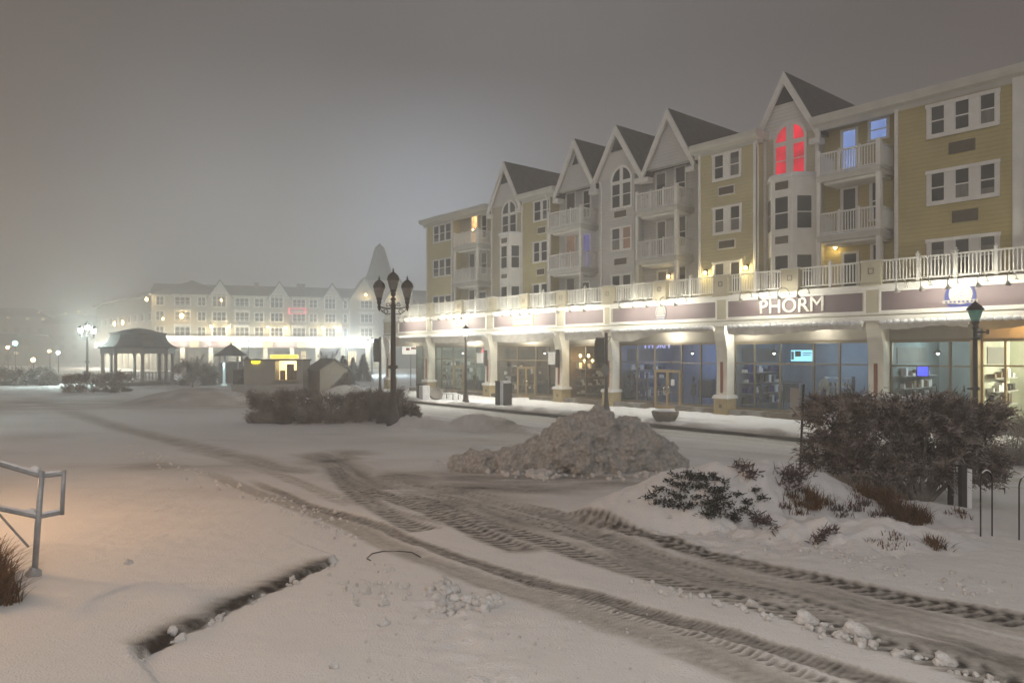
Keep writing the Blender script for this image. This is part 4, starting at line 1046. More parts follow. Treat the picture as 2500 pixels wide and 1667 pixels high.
# ---- retracted awnings: snow scalloped roll with hanging cloth
def awning(x0, x1, sag, mcl, seed, right=0.0):
    s0, s1 = fs(x0, -.8), fs(x1, -.8); n = max(8, int((s1 - s0) / .10)); rs = np.random.default_rng(seed)
    b = MB(); b.tube([(s0, -.86, 4.42), (s1, -.86, 4.42)], .10, 10)
    for a in (s0 + .1, s1 - .1): b.tube([(a, tF + .1, 4.58), (a, -.86, 4.42)], .02, 6)
    o = b.build('awning', mcl, B)
    vs = []; fs_ = []
    for k in range(n + 1):
        u = k / n; s_ = s0 + (s1 - s0) * u
        dz = sag(u) + .015 * math.sin(u * 40 + seed) + .02 * rs.random()
        fold = .03 * math.sin(u * (s1 - s0) * 9) + .02 * math.sin(u * 23)
        for j in range(5):
            v = j / 4
            vs.append((s_, -.96 + .10 * v + fold * v, 4.42 - dz * 1.15 * v))
    for k in range(n):
        for j in range(4): fs_.append((k * 5 + j, (k + 1) * 5 + j, (k + 1) * 5 + j + 1, k * 5 + j + 1))
    me = bpy.data.meshes.new('valance'); me.from_pydata(vs, [], fs_); link('valance', me, mcl, o, True)
    sc = MB()
    k = 0; a = s0
    while a < s1 - .1:
        w = .26 + .06 * rs.random(); z = 4.53 + .02 * rs.random()
        sc.tube([(a, -.88, 4.50), (a + w * .25, -.92, 4.515), (a + w * .5, -.92, 4.52), (a + w * .75, -.92, 4.515), (a + w, -.88, 4.50)], [.05, .095 + .02 * rs.random(), .115, .09, .05], 8)
        a += w
    sc.build('snow_roll', M['snowroof'], o, True)
awning(978, 1042, lambda u: .32, M['awning'], 1); awning(1056, 1188, lambda u: .34 + .05 * math.sin(u * 5), M['awning'], 2)
awning(1205, 1357, lambda u: .34 * (1 - .35 * (u > .85)) + .10 * math.sin(PI * u) * (u < .85), M['awning'], 3); awning(1382, 1474, lambda u: .36 - .05 * u, M['awning'], 4)
awning(1497, 1745, lambda u: max(.05, .42 - .46 * u + .12 * math.sin(u * 8)), M['awning'], 5); awning(1779, 2107, lambda u: .22 + .08 * math.sin(u * 6), M['awning'], 6); awning(2150, 2366, lambda u: .14 + .05 * math.sin(u * 7), M['awning'], 7)
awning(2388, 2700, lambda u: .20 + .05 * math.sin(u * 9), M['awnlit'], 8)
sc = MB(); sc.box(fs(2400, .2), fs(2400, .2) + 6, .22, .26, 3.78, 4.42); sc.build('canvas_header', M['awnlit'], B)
# ---- wall lanterns on the terrace storey
def sconce(x, y, t_, pw, m_=None, label=None):
    s_ = fs(x, t_); z = fz(x, y, t_)
    b = MB(); b.box(s_ - .06, s_ + .06, t_ - .05, t_ + .01, z - .1, z + .2); b.tube([(s_, t_ - .04, z + .14), (s_, t_ - .16, z + .16)], .012, 6); b.lathe([(.10, .1), (.10, .12), (.02, .2)], 8, (s_, t_ - .16, z))
    o = b.build('wall_lantern', M['ironb'], B)
    MB().ball((s_, t_ - .16, z), .075, 7, 1.3).build('bulb', m_ or E['warmbulb'], o)
    light('POINT', 'lantern_light', (s_, t_ - .26, z), pw * 1.5, (1, .80, .42), B, .07)
sconce(1726, 667, 1.5, 24); sconce(1825, 655, 1.5, 28); sconce(1636, 675, 2.9, 3.5); sconce(2043, 605, 2.9, 5.0)
sconce(1159, 563, 2.9, 2.0)
# boxy signs and lanterns on the columns
def boxsign(label, x, y, w, h, s_, side):
    z = fz(x, y, -.6)
    wpt = loc2w(s_, -.62); th = thing('blade_sign', label, 'sign', (wpt[0], wpt[1], z), ROT, 'white box signs on the columns')
    b = MB(); b.box(-.05, .05, .02, .32, -.55, .6); b.build('bracket', M['ironb'], th)
    b = MB(); b.box(side * .05 if side > 0 else -w - .05, w + .05 if side > 0 else -.05, -.12, .10, -h / 2, h / 2); b.build('sign_box', M['signwhite'], th)
    b = MB(); a0 = .02 if side > 0 else -w - .09
    b.box(a0, a0 + w + .07, -.15, .13, h / 2, h / 2 + .07); b.build('snow_cap', M['snowroof'], th)
boxsign('white box sign on the column left of the brown double door', 1188, 875, .62, .66, cs[2] - .05, -1)
boxsign('white box sign on the column left of the chandelier window', 1362, 876, .52, .74, cs[3] + .05, -1)
# ------------------------------------------------------------------ the long building across the square
FL, FR = Vector((-68, 135)), Vector((-30.5, 147.5))
fd = (FR - FL).normalized(); FROT = math.atan2(fd.y, fd.x)
FB = thing('far_building', 'long pale building across the square with a bell shaped tower', 'building', (FL.x, FL.y, 0), FROT)
def ffs(x, t=0.0):
    n = Vector((-fd.y, fd.x)); rx = (x - CX) / F
    k = (FL.dot(n) + t) / (rx * n.x + n.y)
    return Vector((rx * k, k)).dot(fd) - FL.dot(fd)
def ffz(x, y, t=0.0):
    n = Vector((-fd.y, fd.x)); rx = (x - CX) / F
    return CAMZ + (FL.dot(n) + t) / (rx * n.x + n.y) * (HY - y) / F
def R1(v): return v * .2721
def R2(v): return 500 + v * .287
fL = 0.0; fRr = ffs(1060)
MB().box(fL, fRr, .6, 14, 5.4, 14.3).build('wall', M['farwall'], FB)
MB().box(fL, fRr, 0, 1.4, 4.3, 5.6).build('fascia', M['cream'], FB)
r = MB(); r.sect([(.1, 14.3), (.1, 14.5), (7, 17.0), (14, 14.5), (14, 14.3)], fL - .4, fRr); r.build('roof', M['roof'], FB)
r = MB(); r.box(fL - .5, fRr, .0, .5, 14.16, 14.45); r.build('eave_gutter', M['gutter'], FB)
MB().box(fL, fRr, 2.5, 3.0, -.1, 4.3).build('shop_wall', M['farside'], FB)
for k in range(10):
    s_ = fL + .4 + k * 5.0
    if s_ < fRr: MB().box(s_ - .4, s_ + .4, .2, 1.0, -.1, 4.3).build('column', M['column'], FB)
MB().box(fL, fRr, -.05, .1, 5.6, 6.5).build('terrace_railing', M['rail'], FB)
for x in (R1(1720), R2(440), R2(590) + 60, 740):
    s_ = ffs(x, 6); MB().box(s_ - .4, s_ + .4, 5.5, 6.5, 16, 17.6).build('chimney', M['farside'], FB)
# gabled bays
for x, w in ((R2(130), 2.0), (R2(635), 2.0), (R2(1085), 1.9)):
    s_ = ffs(x, .2)
    MB().box(s_ - w, s_ + w, .15, 1, 5.6, 14.3).build('gable_bay', M['farwall'], FB)
    MB().prism([(s_ - w, 14.1), (s_ + w, 14.1), (s_, 17.2)], .12, 1).build('gable_wall', M['gable'], FB)
    for sg in (-1, 1): MB().prism([(s_, 17.2), (s_ + sg * (w + .4), 13.7), (s_ + sg * (w + .4), 13.95), (s_, 17.5)][::sg], -.1, 7).build('gable_roof', M['roof'], FB)
# windows: photo x range, panes, per storey
def fwin(x0, x1, n, zs, t_=.6, dark=False):
    s0, s1 = ffs(x0, t_), ffs(x1, t_)
    for za, zb in zs:
        f = MB(); f.box(s0 - .15, s1 + .15, t_ - .07, t_ + .02, za - .15, zb + .15); o = f.build('window', M['rail'], FB)
        g_ = MB(); w = (s1 - s0) / n
        for k in range(n):
            g_.box(s0 + k * w + .08, s0 + (k + 1) * w - .08, t_ - .10, t_ - .06, za, .5 * (za + zb) - .05); g_.box(s0 + k * w + .08, s0 + (k + 1) * w - .08, t_ - .10, t_ - .06, .5 * (za + zb) + .05, zb)
        g_.build('pane', M['farpane'], o)
ZW = ((6.6, 8.2), (9.5, 11.1), (12.4, 13.9))
for a, b, n in ((R1(1400), R1(1470), 2), (R1(1570), R1(1705), 3), (R1(1775), R1(1845), 2), (R2(260), R2(375), 3), (R2(425), R2(500), 2), (R2(748), R2(855), 3), (R2(890), R2(955), 2), (R2(1180), R2(1210), 1), (R2(1310), R2(1430), 3), (R2(1560), R2(1640), 2)):
    fwin(a, b, n, ZW)
for a, b, n in ((R2(65), R2(180), 3), (R2(560), R2(665), 3), (R2(1022), R2(1112), 3)): fwin(a, b, n, ((6.6, 8.2), (9.5, 11.1), (12.2, 14.6)), .15)
for a, b in ((R2(245), R2(380)), (R2(735), R2(865)), (R2(1300), R2(1440)), (R1(1560), R1(1715))):
    for fl in (8.7, 11.6):
        d_ = MB(); s0, s1 = ffs(a), ffs(b); d_.box(s0, s1, -.6, .6, fl - .25, fl); rail_seg(d_, (s0, -.55), (s1, -.55), fl, fl + 1.0, pitch=.4); d_.build('balcony', M['rail'], FB)
# pink light strip round one balcony
s0, s1 = ffs(R2(712)), ffs(R2(860)); z0, z1 = ffz(680, 550 + 752 * .287), ffz(680, 550 + 704 * .287)
q = MB(); q.box(s0, s0 + .25, -.75, -.62, z0, z1); q.box(s1 - .2, s1, -.75, -.62, z0, z1); q.box(s0, s1, -.75, -.62, z1 - .1, z1); q.box(s0, s1, -.75, -.62, z0, z0 + .07); q.build('light_strip', E['neonpink'], FB)
# lit signs, with broken colour lettering too far off to read
random.seed(5)
fsg = [(R1(1460), R1(1700), 'mauve', None), (R1(1790), R1(2060), 'mauve', None), (R2(270), R2(485), 'signwhite', 'ink'), (R2(580), R2(785), 'mauve', None), (R2(875), R2(1090), 'signwhite', 'grille'), (R2(1265), R2(1420), 'signwhite', 'red')]
for a, b, mm, ltr in fsg:
    s0, s1 = ffs(a, -.1), ffs(b, -.1); c = .5 * (s0 + s1)
    f = MB(); f.box(s0, s1, -.12, 0, 4.35, 5.5); o = f.build('sign_panel', M[mm], FB)
    if ltr:
        q = MB(); x = s0 + .5
        while x < s1 - .6:
            w = random.uniform(.18, .42); z0 = 4.6 + random.uniform(0, .15); z1 = 5.1 + random.uniform(0, .25)
            q.box(x, x + .09, -.16, -.1, z0, z1)
            if random.random() < .6: q.box(x + w - .09, x + w, -.16, -.1, z0, z1 - random.choice((0, .2)))
            if random.random() < .7: q.box(x, x + w, -.16, -.1, z1 - .09, z1)
            x += w + .14
        q.build('sign_letters', M[ltr], o)
    for u in (.25, .75): light('POINT', 'sign_light', (s0 + (s1 - s0) * u, -1.7, 5.2), 520, (1, .94, .74), FB, .1)
# shop windows, some lit
for a, b, m_ in ((R1(1470), R1(1690), 'farpane'), (R1(1800), R1(2050), 'farpane'), (R2(280), R2(480), 'farpane'), (R2(590), R2(780), 'farpane'), (R2(820), R2(860), 'lit'), (R2(880), R2(1090), 'farpane'), (R2(1210), R2(1290), 'lit'), (R2(1500), R2(1590), 'lit')):
    s0, s1 = ffs(a, 2.4), ffs(b, 2.4)
    f = MB(); f.box(s0, s1, 2.4, 2.49, .3, 3.6); o = f.build('shop_window', E['farshop'] if m_ == 'lit' else M['farpane'], FB)
    q = MB()
    for k in range(5): q.box(s0 + (s1 - s0) * k / 4 - .05, s0 + (s1 - s0) * k / 4 + .05, 2.33, 2.42, .3, 3.6)
    q.box(s0, s1, 2.34, 2.43, 2.5, 2.6); q.build('mullion', M['mull'], o)
# wall lanterns
def fl(x, y, t_=-.2, r=.18, pw=150):
    s_, z = ffs(x, t_), ffz(x, y, t_)
    b = MB(); b.box(s_ - .08, s_ + .08, t_ + .15, t_ + .8, z - .06, z + .06); b.lathe([(.2, .2), (.2, .24), (.03, .42)], 8, (s_, t_, z)); o = b.build('wall_lantern', M['ironb'], FB)
    MB().ball((s_, t_, z), r, 7, 1.5).build('bulb', E['farbulb'], o)
    light('POINT', 'lantern_light', (s_, t_ - .4, z), pw, (1, .78, .42), FB, .15)
for x, y in ((R1(1890), 600 + 720 * .2721), (R1(2055), 600 + 725 * .2721), (R2(535), 550 + 865 * .287), (R2(685), 550 + 870 * .287), (R2(1000), 550 + 870 * .287), (R2(1130), 550 + 870 * .287)): fl(x, y)
fl(R1(1315), 600 + 480 * .2721, -.2, .26); fl(R1(1630), 600 + 630 * .2721, -.2, .34, 120); fl(R1(1460), 600 + 655 * .2721, -.2, .16, 25); fl(R1(1985), 600 + 485 * .2721, -.2, .16, 25)
# tower with the bell roof
tx = ffs(927, 3.0)
T = MB(); T.lathe([(2.9, 0), (2.9, 18.6)], 8, (tx, 3.2, 0), .5); T.build('tower_wall', M['farwall'], FB)
T = MB(); T.lathe([(3.3, 18.4), (3.3, 18.75), (3.0, 19.4), (2.55, 20.4), (2.1, 21.8), (1.62, 23.4), (1.3, 24.4), (1.42, 24.45), (1.36, 24.75), (1.15, 24.8), (1.1, 25.3), (.85, 25.7), (.35, 26.0), (.05, 26.5)], 8, (tx, 3.2, 0), .5); T.build('tower_roof', mat('tower slate', (.12, .115, .11), (.08, .078, .075), scale=3, rough=.8), FB)
for sg in (-1, 1):
    s_ = tx + sg * 3.6
    MB().prism([(s_ - 2.9, 14.3), (s_ + 2.9, 14.3), (s_, 19.0 - .6)], -.3, 8).build('tower_gable', M['farwall'], FB)
    MB().box(s_ - 2.9, s_ + 2.9, -.3, .65, 5.6, 14.3).build('gable_bay', M['farwall'], FB)
    for g_ in (-1, 1): MB().prism([(s_, 18.5), (s_ + g_ * 3.2, 13.8), (s_ + g_ * 3.2, 14.1), (s_, 18.85)][::g_], -.55, 8).build('gable_roof', M['roof'] if g_ < 0 else M['roof'], FB)
    fwin(*( (R2(1325), R2(1425)) if sg < 0 else (R2(1570), R2(1660))), 3, ZW, -.35)
fl(R2(1370), 550 + 590 * .287, -.9, .2, 80); fl(R2(1605), 550 + 610 * .287, -.9, .2, 80)
# wing running back on the left
W0, W1 = FL + Vector((-.2, .6)), Vector((-101, 173))
wd = (W1 - W0); wL = wd.length; WR = math.atan2(wd.y, wd.x)
FW = thing('far_building', 'dim left wing of the square running back behind the domed pavilion', 'building', (W0.x, W0.y, 0), WR)
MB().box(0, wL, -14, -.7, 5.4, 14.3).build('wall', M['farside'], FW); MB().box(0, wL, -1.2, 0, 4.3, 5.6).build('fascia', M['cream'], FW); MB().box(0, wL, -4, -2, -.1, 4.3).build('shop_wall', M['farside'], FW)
r = MB(); r.sect([(.2, 14.3), (.2, 14.5), (-7, 17.2), (-14, 14.5), (-14, 14.3)], -2, wL); r.build('roof', M['roof'], FW)
for k in range(9):
    q = MB(); q.box(1 + k * 5.2, 1.8 + k * 5.2, -1, -.2, -.1, 4.3); q.build('column', M['column'], FW)
    o = MB().box(2.6 + k * 5.2, 4.6 + k * 5.2, -.72, -.64, 9.5, 11.1).build('window', M['rail'], FW); MB().box(2.8 + k * 5.2, 4.4 + k * 5.2, -.64, -.6, 9.6, 11.0).build('pane', M['farpane'], o)
    q = MB(); q.box(2.2 + k * 5.2, 5.4 + k * 5.2, 0, .12, 4.4, 5.5); q.build('sign_panel', M['signwhite'], FW)
    light('POINT', 'sign_light', (3.8 + k * 5.2, 1.6, 5.3), 1300, (1, .93, .76), FW, .1)
for u, z in ((20.5, 9.6), (27.5, 9.6)):
    b = MB(); b.ball((u, .3, z), .22, 7, 2.2); o = b.build('wall_lantern', E['farbulb'], FW); light('POINT', 'lantern_light', (u, .7, z), 60, (1, .7, .4), FW, .2)
# dim buildings beyond, far left, with a few lit windows
for i, (x0, x1, y, Y, lits, lab) in enumerate(((-60, 110, 772, 260, [(18, 775), (66, 778), (94, 763)], 'dim distant block with pale roof lamps at the far left edge'), (105, 225, 790, 240, [(159, 766), (104, 779), (191, 761)], 'dim distant block with faint lamps behind the bright cool lamp post'), (-40, 60, 842, 190, [(38, 862)], 'low dim distant block beside the green traffic lamp'))):
    a = at(x0, y, Y); b = at(x1, y, Y)
    th = thing('distant_building', lab, 'building', (a.x, Y, 0), .12)
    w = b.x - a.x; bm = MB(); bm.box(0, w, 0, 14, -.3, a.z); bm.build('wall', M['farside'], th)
    bm = MB(); bm.prism([(-.6, a.z), (w + .6, a.z), (w * .8, a.z + 3), (w * .2, a.z + 3)], -.6, 14.5); bm.build('roof', M['roof'], th)
    q = MB()
    for k in range(int(w / 4)):
        for j in range(max(1, int(a.z / 3.4))): q.box(1.2 + k * 4, 2.8 + k * 4, -.06, .02, 1.2 + j * 3.2, 2.8 + j * 3.2)
    q.build('window', M['farpane'], th)
    for (lx, ly) in lits:
        p = at(lx, ly, Y - 1.2); s = MB(); s.ball((0, 0, 0), .42, 6); s.tube([(0, 0, 0), (0, 1.6, .1)], .08, 5); o = s.build('roof_lamp', E['farshop'], th); c, sn = math.cos(-.12), math.sin(-.12); dx, dy = p.x - a.x, p.y - Y; o.location = (dx * c - dy * sn, dx * sn + dy * c, p.z)

# ------------------------------------------------------------------ street lamps
def triple(name, label, loc, rotz, lit, group='three headed street lamps'):
    th = thing('street_lamp', label, 'street lamp', loc, rotz, group)
    p = MB()
    p.lathe([(.30, -.3), (.30, .10), (.27, .16), (.25, .42), (.20, .50), (.17, .75), (.135, .95), (.125, 1.1), (.12, 2.3), (.10, 5.05), (.13, 5.1), (.13, 5.16), (.09, 5.2), (.075, 5.33), (.12, 5.38), (.12, 5.44), (.06, 5.5), (.05, 5.6)], 16)
    p.build('post', M['iron'], th, True)
    c = MB(); c.box(-.20, .20, -.16, .16, 2.37, 2.49); c.lathe([(.15, 2.34), (.15, 2.52)], 12); c.build('bracket', M['iron'], th)
    a = MB()
    for sg in (-1, 1):
        a.tube([(sg * .08, 0, 5.02), (sg * .25, 0, 5.00), (sg * .45, 0, 5.04), (sg * .62, 0, 5.08)], .03, 8)
        pts = [(sg * (.34 + .13 * math.cos(w) * (1 - w / 12)), 0, 4.86 + .12 * math.sin(w) * (1 - w / 12)) for w in np.linspace(0, 7.5, 22)]
        a.tube(pts, .018, 6)
        pts = [(sg * (.22 + .09 * math.cos(w) * (1 - w / 12)), 0, 5.16 + .09 * math.sin(w) * (1 - w / 12)) for w in np.linspace(-1, 6.0, 18)]
        a.tube(pts, .016, 6); a.tube([(sg * .12, 0, 4.78), (sg * .3, 0, 4.74), (sg * .5, 0, 4.88), (sg * .6, 0, 5.06)], .018, 6)
    a.build('arms', M['ironb'], th)
    for x, z in ((0, 5.60), (-.62, 5.16), (.62, 5.16)):
        b = MB()
        if x: b.lathe([(.01, -.26), (.05, -.16), (.085, -.06), (.06, 0), (.07, .06), (.11, .12), (.09, .20), (.13, .27), (.13, .33), (.08, .36)], 14, (x, 0, z - .02))
        else: b.lathe([(.06, -.05), (.12, .04), (.10, .12), (.14, .20), (.14, .25)], 14, (x, 0, z - .02))
        zb = z + (.30 if x else .2)
        o = b.build('lantern', M['iron'], th, True)
        g_ = MB(); g_.lathe([(.12, 0), (.16, .08), (.20, .22), (.245, .40), (.25, .46)], 14, (x, 0, zb)); g_.build('globe', E['coolbulb'] if lit else M['globe'], o, True)
        g_ = MB(); g_.lathe([(.27, .44), (.275, .50), (.25, .60), (.19, .70), (.11, .77), (.05, .81), (.03, .86), (.045, .89), (.012, .96), (.005, 1.02)], 14, (x, 0, zb)); g_.build('cap', M['iron'], o, True)
        if lit: light('POINT', 'lamp_light', (x, 0, zb + .3), lit, (.78, 1, .93), th, .26)
    return th
def ground_at(px, py, zoff=0.0):
    X, Y = gpt(px, py); return (X, Y, gz(X, Y) + zoff)
tX, tY = gpt(960, 1041)
triple('street_lamp', 'unlit dark three headed street lamp at the end of the middle hedge', (tX, tY, gz(tX, tY)), 0.0, 0)
p = at(213, 900, 76); triple('street_lamp', 'brightly glowing greenish white three headed street lamp left of the domed pavilion', (p.x, p.y, -.14), .3, 12000)
p = at(908, 900, 112); triple('street_lamp', 'glowing street lamp seen just left of the post with the dark banner', (p.x, p.y, -.9), .2, 4000)
p = at(606, 900, 128); triple('street_lamp', 'small glowing street lamp in front of the signs of the far building', (p.x, p.y, -1.1), .1, 4000)
triple('street_lamp', 'cool lit street lamp standing off to the left of the square', (-27.2, 31.5, -.1), .5, 650)
# the tall road lamp behind the viewpoint, whose light throws the hand rail's shadow
LB = Vector((1.5, -5.2, ground_z(1.5, -5.2)))
th = thing('street_lamp', 'tall road lamp with one long arm standing behind the viewpoint', 'street lamp', LB)
p = MB(); p.lathe([(.2, -.2), (.2, .2), (.12, .3), (.07, 8.0)], 12); p.tube([(0, 0, 7.9), (-.1, .5, 8.25), (-.3, 1.4, 8.35)], .05, 8); p.build('post', M['galv'], th, True)
p = MB(); p.box(-.55, -.15, 1.3, 2.0, 8.28, 8.42); p.build('lamp_head', M['galv'], th)
p = MB(); p.box(-.5, -.2, 1.4, 1.9, 8.255, 8.279); p.build('lens', E['signbulb'], th)
light('SPOT', 'lamp_light', (-.35, 1.65, 8.2), 2350, (1, .93, .84), th, .22, 165, .5, (-.25, .62, -.5))
# single lantern posts
def single(label, loc, lit, glob, height, group='single headed pavement lamps', col=(.85, .95, 1), name='street_lamp'):
    th = thing(name, label, 'street lamp', loc, ROT, group)
    k = height / 5.05; p = MB()
    p.lathe([(.22, -.1), (.22, .12), (.18, .2), (.17, .45), (.11, .62), (.085, .9), (.08, 2.2), (.068, 4.05 * k), (.10, 4.08 * k), (.10, 4.14 * k), (.07, 4.18 * k), (.12, 4.28 * k), (.12, 4.33 * k)], 14); p.build('post', M['iron'], th, True)
    g_ = MB(); g_.lathe([(.10, 4.33 * k), (.15, 4.45 * k), (.20, 4.62 * k), (.215, 4.70 * k)], 14); g_.build('globe', glob, th, True)
    g_ = MB(); g_.lathe([(.25, 4.69 * k), (.25, 4.74 * k), (.17, 4.84 * k), (.07, 4.93 * k), (.03, 4.97 * k), (.005, 5.05 * k)], 14); g_.build('cap', M['ironb'], th, True)
    if lit: light('POINT', 'lamp_light', (0, 0, 4.58 * k), lit, col, th, .24)
    return th
X_, Y_ = at(1137, 983, 3.2 * F / (983 - HY)).xy; l1 = single('lit single lantern post on the pavement before the shop with the single door', (X_, Y_, .02), 2700, E['coolbulb'], 5.05, col=(1, .97, .86))
for z in (2.9,):
    c = MB(); c.lathe([(.12, z), (.12, z + .1)], 10); c.tube([(0, 0, z + .05), (.35, 0, z + .05)], .02, 6); c.build('bracket', M['iron'], l1)
Yg = 22.9; X_ = (2381 - CX) / F * Yg
l2 = single('unlit lantern post with green glass in front of the glowing shop at the right edge', (X_, Yg, .02), 0, M['greenglobe'], 4.9)
c = MB(); c.lathe([(.13, 2.0), (.13, 2.1)], 10); c.lathe([(.12, 3.6), (.14, 3.65), (.12, 3.7)], 10); c.tube([(0, 0, 3.85), (.35, 0, 3.85)], .03, 6); c.tube([(.35, 0, 3.78), (.35, 0, 3.92)], .05, 6); c.tube([(-.22, 0, 2.05), (0, 0, 2.05)], .03, 6); c.build('bracket', M['iron'], l2)
l3 = single('warm lit lantern post standing off to the left of the hand rail', (-10.6, 9.2, ground_z(-10.6, 9.2)), 4700, E['warmbulb'], 4.6, col=(1, .55, .25))
# banner posts
def banner_post(label, px, py, top, bx0, bx1, by0, by1, diamond):
    Y = 3.2 * F / (py - HY); p = at(px, py, Y); th = thing('banner_post', label, 'banner post', (p.x, p.y, .02), ROT, 'banner posts on the pavement')
    h = CAMZ + (HY - top) / F * Y; m = Y / F
    q = MB(); q.lathe([(.24, -.1), (.23, .12), (.17, .3), (.13, .55), (.10, .9), (.09, h - .1), (.10, h), (.03, h + .04)], 14); q.build('post', M['iron'], th, True)
    z1, z0 = CAMZ + (HY - by0) * m, CAMZ + (HY - by1) * m; w = (bx1 - bx0) * m
    q = MB(); n = 8; w2 = w * 1.25
    vs = []
    for i in range(n + 1):
        for j in range(5):
            v = j / 4; bul = .10 * math.sin(PI * i / n)
            vs.append((-.13 - w2 * (1 - v) - (bul if j == 0 else bul * (1 - v)), -.02 + .05 * math.sin(PI * v), z0 + (z1 - z0) * i / n))
    q.add(vs, [(i * 5 + j, i * 5 + j + 1, (i + 1) * 5 + j + 1, (i + 1) * 5 + j) for i in range(n) for j in range(4)])
    o = q.build('banner', M['banner'], th, True); md = o.modifiers.new('thickness', 'SOLIDIFY'); md.thickness = .012
    MB().tube([(0, 0, z0 - .02), (-.16 - w2, 0, z0 - .02)], .02, 6).build('banner_arm', M['iron'], th)
    q = MB(); q.tube([(0, 0, z1 + .02), (-.16 - w2, 0, z1 + .02)], .02, 6)
    if diamond: q.tube([(.09, 0, z1 + .05), (.38, 0, z1 + .08)], .018, 6); q.tube([(.05, 0, z1 - .3), (.36, 0, z1 + .05)], .014, 6)
    q.build('banner_arm', M['iron'], th)
    if diamond:
        z = CAMZ + (HY - diamond) * m; d = .36; q = MB(); q.prism([(-d + .05, z), (.05, z - d), (d + .05, z), (.05, z + d)], -.16, -.13); q.build('diamond_sign', M['signgrey'], th)
    return th
banner_post('dark banner post with a diamond sign in front of the chandelier window', 1480, 1008, 814, 1455, 1478, 826, 886, 904)
banner_post('distant dark banner post at the left corner of the shops', 928, 967, 824, 905, 926, 828, 883, None)
# bright flood lamp and green traffic lamp far off
def floodlamp(label, x, y, Y, m_, r, pw, col, cat='lamp post', name='flood_lamp'):
    p = at(x, y, Y); th = thing(name, label, cat, (p.x, p.y, -.14))
    q = MB(); q.tube([(0, 0, -.2), (0, 0, p.z + .1)], [.1, .06], 8); q.build('post', M['iron'], th)
    q = MB(); q.box(-.3, .3, .02, .3, p.z - .06 + .14, p.z + .44); q.build('housing', M['ironb'], th)
    q = MB(); q.ball((0, -.12, p.z + .14), r, 8); q.build('lens', m_, th)
    light('POINT', 'flood_light', (0, -.5, p.z + .14), pw, col, th, .3)
floodlamp('dazzling blue white flood lamp beside the tower of the far building', 849, 832, 104, emis('flood lens', (.75, .92, 1), 120), .42, 11000, (.72, .90, 1))
floodlamp('green glowing traffic lamp at the far left', 38, 838, 140, E['green'], .45, 120, (.3, 1, .75), 'traffic lamp', 'traffic_lamp')
floodlamp('small orange lamp left of the green traffic lamp', 20, 848, 138, E['farbulb'], .3, 60, (1, .75, .4))
floodlamp('small orange road lamp between the hedges at the far left', 82, 878, 118, E['farbulb'], .34, 160, (1, .7, .35))
floodlamp('pale road lamp right of the orange road lamp', 122, 857, 120, E['farshop'], .34, 60, (.9, .97, 1))
floodlamp('pale road lamp left of the tall glowing lamp post', 143, 861, 121, emis('pale lamp', (.75, .95, 1), 8), .3, 60, (.8, .95, 1))
# ------------------------------------------------------------------ pavilion, kiosks, shed
Yp = 76; c = at(338, 900, Yp)
PV = thing('bandstand', 'dark domed octagonal pavilion on columns in the square', 'pavilion', (c.x, c.y, -.2), .2); PV.scale = (1.10, 1.10, 1.08)
darkroof = mat('dark pavilion shingles', (.17, .165, .157), (.13, .126, .12), scale=3, rough=.85, bump=.4, bscale=9)
q = MB(); q.lathe([(3.45, 3.62), (3.5, 3.72), (3.0, 3.95), (2.65, 4.28), (2.45, 4.68), (2.38, 4.92), (2.45, 4.97), (2.45, 5.06)], 8, phase=.5); q.build('roof', darkroof, PV)
q = MB(); q.lathe([(2.55, 5.06), (2.5, 5.12), (1.85, 5.22), (1.2, 5.42), (.5, 5.56), (.05, 5.62)], 8, phase=.5); q.build('cupola_roof', darkroof, PV)
q = MB(); q.lathe([(3.2, 3.1), (3.25, 3.62), (2.9, 3.62), (2.9, 3.1)], 8, phase=.5); q.build('frieze', M['kioskgrey'], PV)
for k in range(8):
    w = 2 * PI * (k + .5) / 8; q = MB(); q.lathe([(.24, -.2), (.24, .5), (.17, .6), (.15, 2.9), (.22, 3.1)], 10, (3.0 * math.cos(w), 3.0 * math.sin(w), 0)); q.build('column', M['kioskgrey'], PV)
q = MB(); q.lathe([(3.4, -.3), (3.4, .35)], 8, phase=.5); q.build('base', M['stone'], PV)
q = MB()
for k in range(8):
    if k == 5: continue
    w0, w1 = 2 * PI * (k + .5) / 8, 2 * PI * (k + 1.5) / 8; rail_seg(q, (3 * math.cos(w0), 3 * math.sin(w0)), (3 * math.cos(w1), 3 * math.sin(w1)), .35, 1.3, pitch=.3)
q.build('railing', M['kioskgrey'], PV)
Yq = 80; c = at(564, 900, Yq)
PV2 = thing('pavilion_kiosk', 'small dark roofed kiosk pavilion between the pavilion and the amber lit kiosk', 'kiosk', (c.x, c.y, -.14), .1)
q = MB(); q.lathe([(1.75, 3.0), (1.8, 3.12), (1.35, 3.4), (.85, 3.75), (.45, 4.1), (.15, 4.25), (.05, 4.5)], 8, phase=.5); q.build('roof', darkroof, PV2)
for k in range(4):
    w = 2 * PI * (k + .5) / 4; q = MB(); q.box(1.35 * math.cos(w) - .1, 1.35 * math.cos(w) + .1, 1.35 * math.sin(w) - .1, 1.35 * math.sin(w) + .1, -.2, 3.05); q.build('post', M['kioskgrey'], PV2)
MB().box(-1.2, 1.2, .3, .5, -.1, 2.4).build('back_wall', M['farside'], PV2)
c = at(547, 900, 74); th = thing('patio_heater', 'pale mushroom topped post glowing in front of the small kiosk pavilion', 'patio heater', (c.x, c.y, -.14))
q = MB(); q.lathe([(.32, 0), (.3, .1), (.14, .2), (.12, 2.3)], 12); q.build('post', emis('pale lit post', (.55, .72, .70), .45), th); q = MB(); q.lathe([(.42, 2.35), (.40, 2.48), (.2, 2.6), (.05, 2.66)], 12); q.build('hood', M['signwhite'], th)
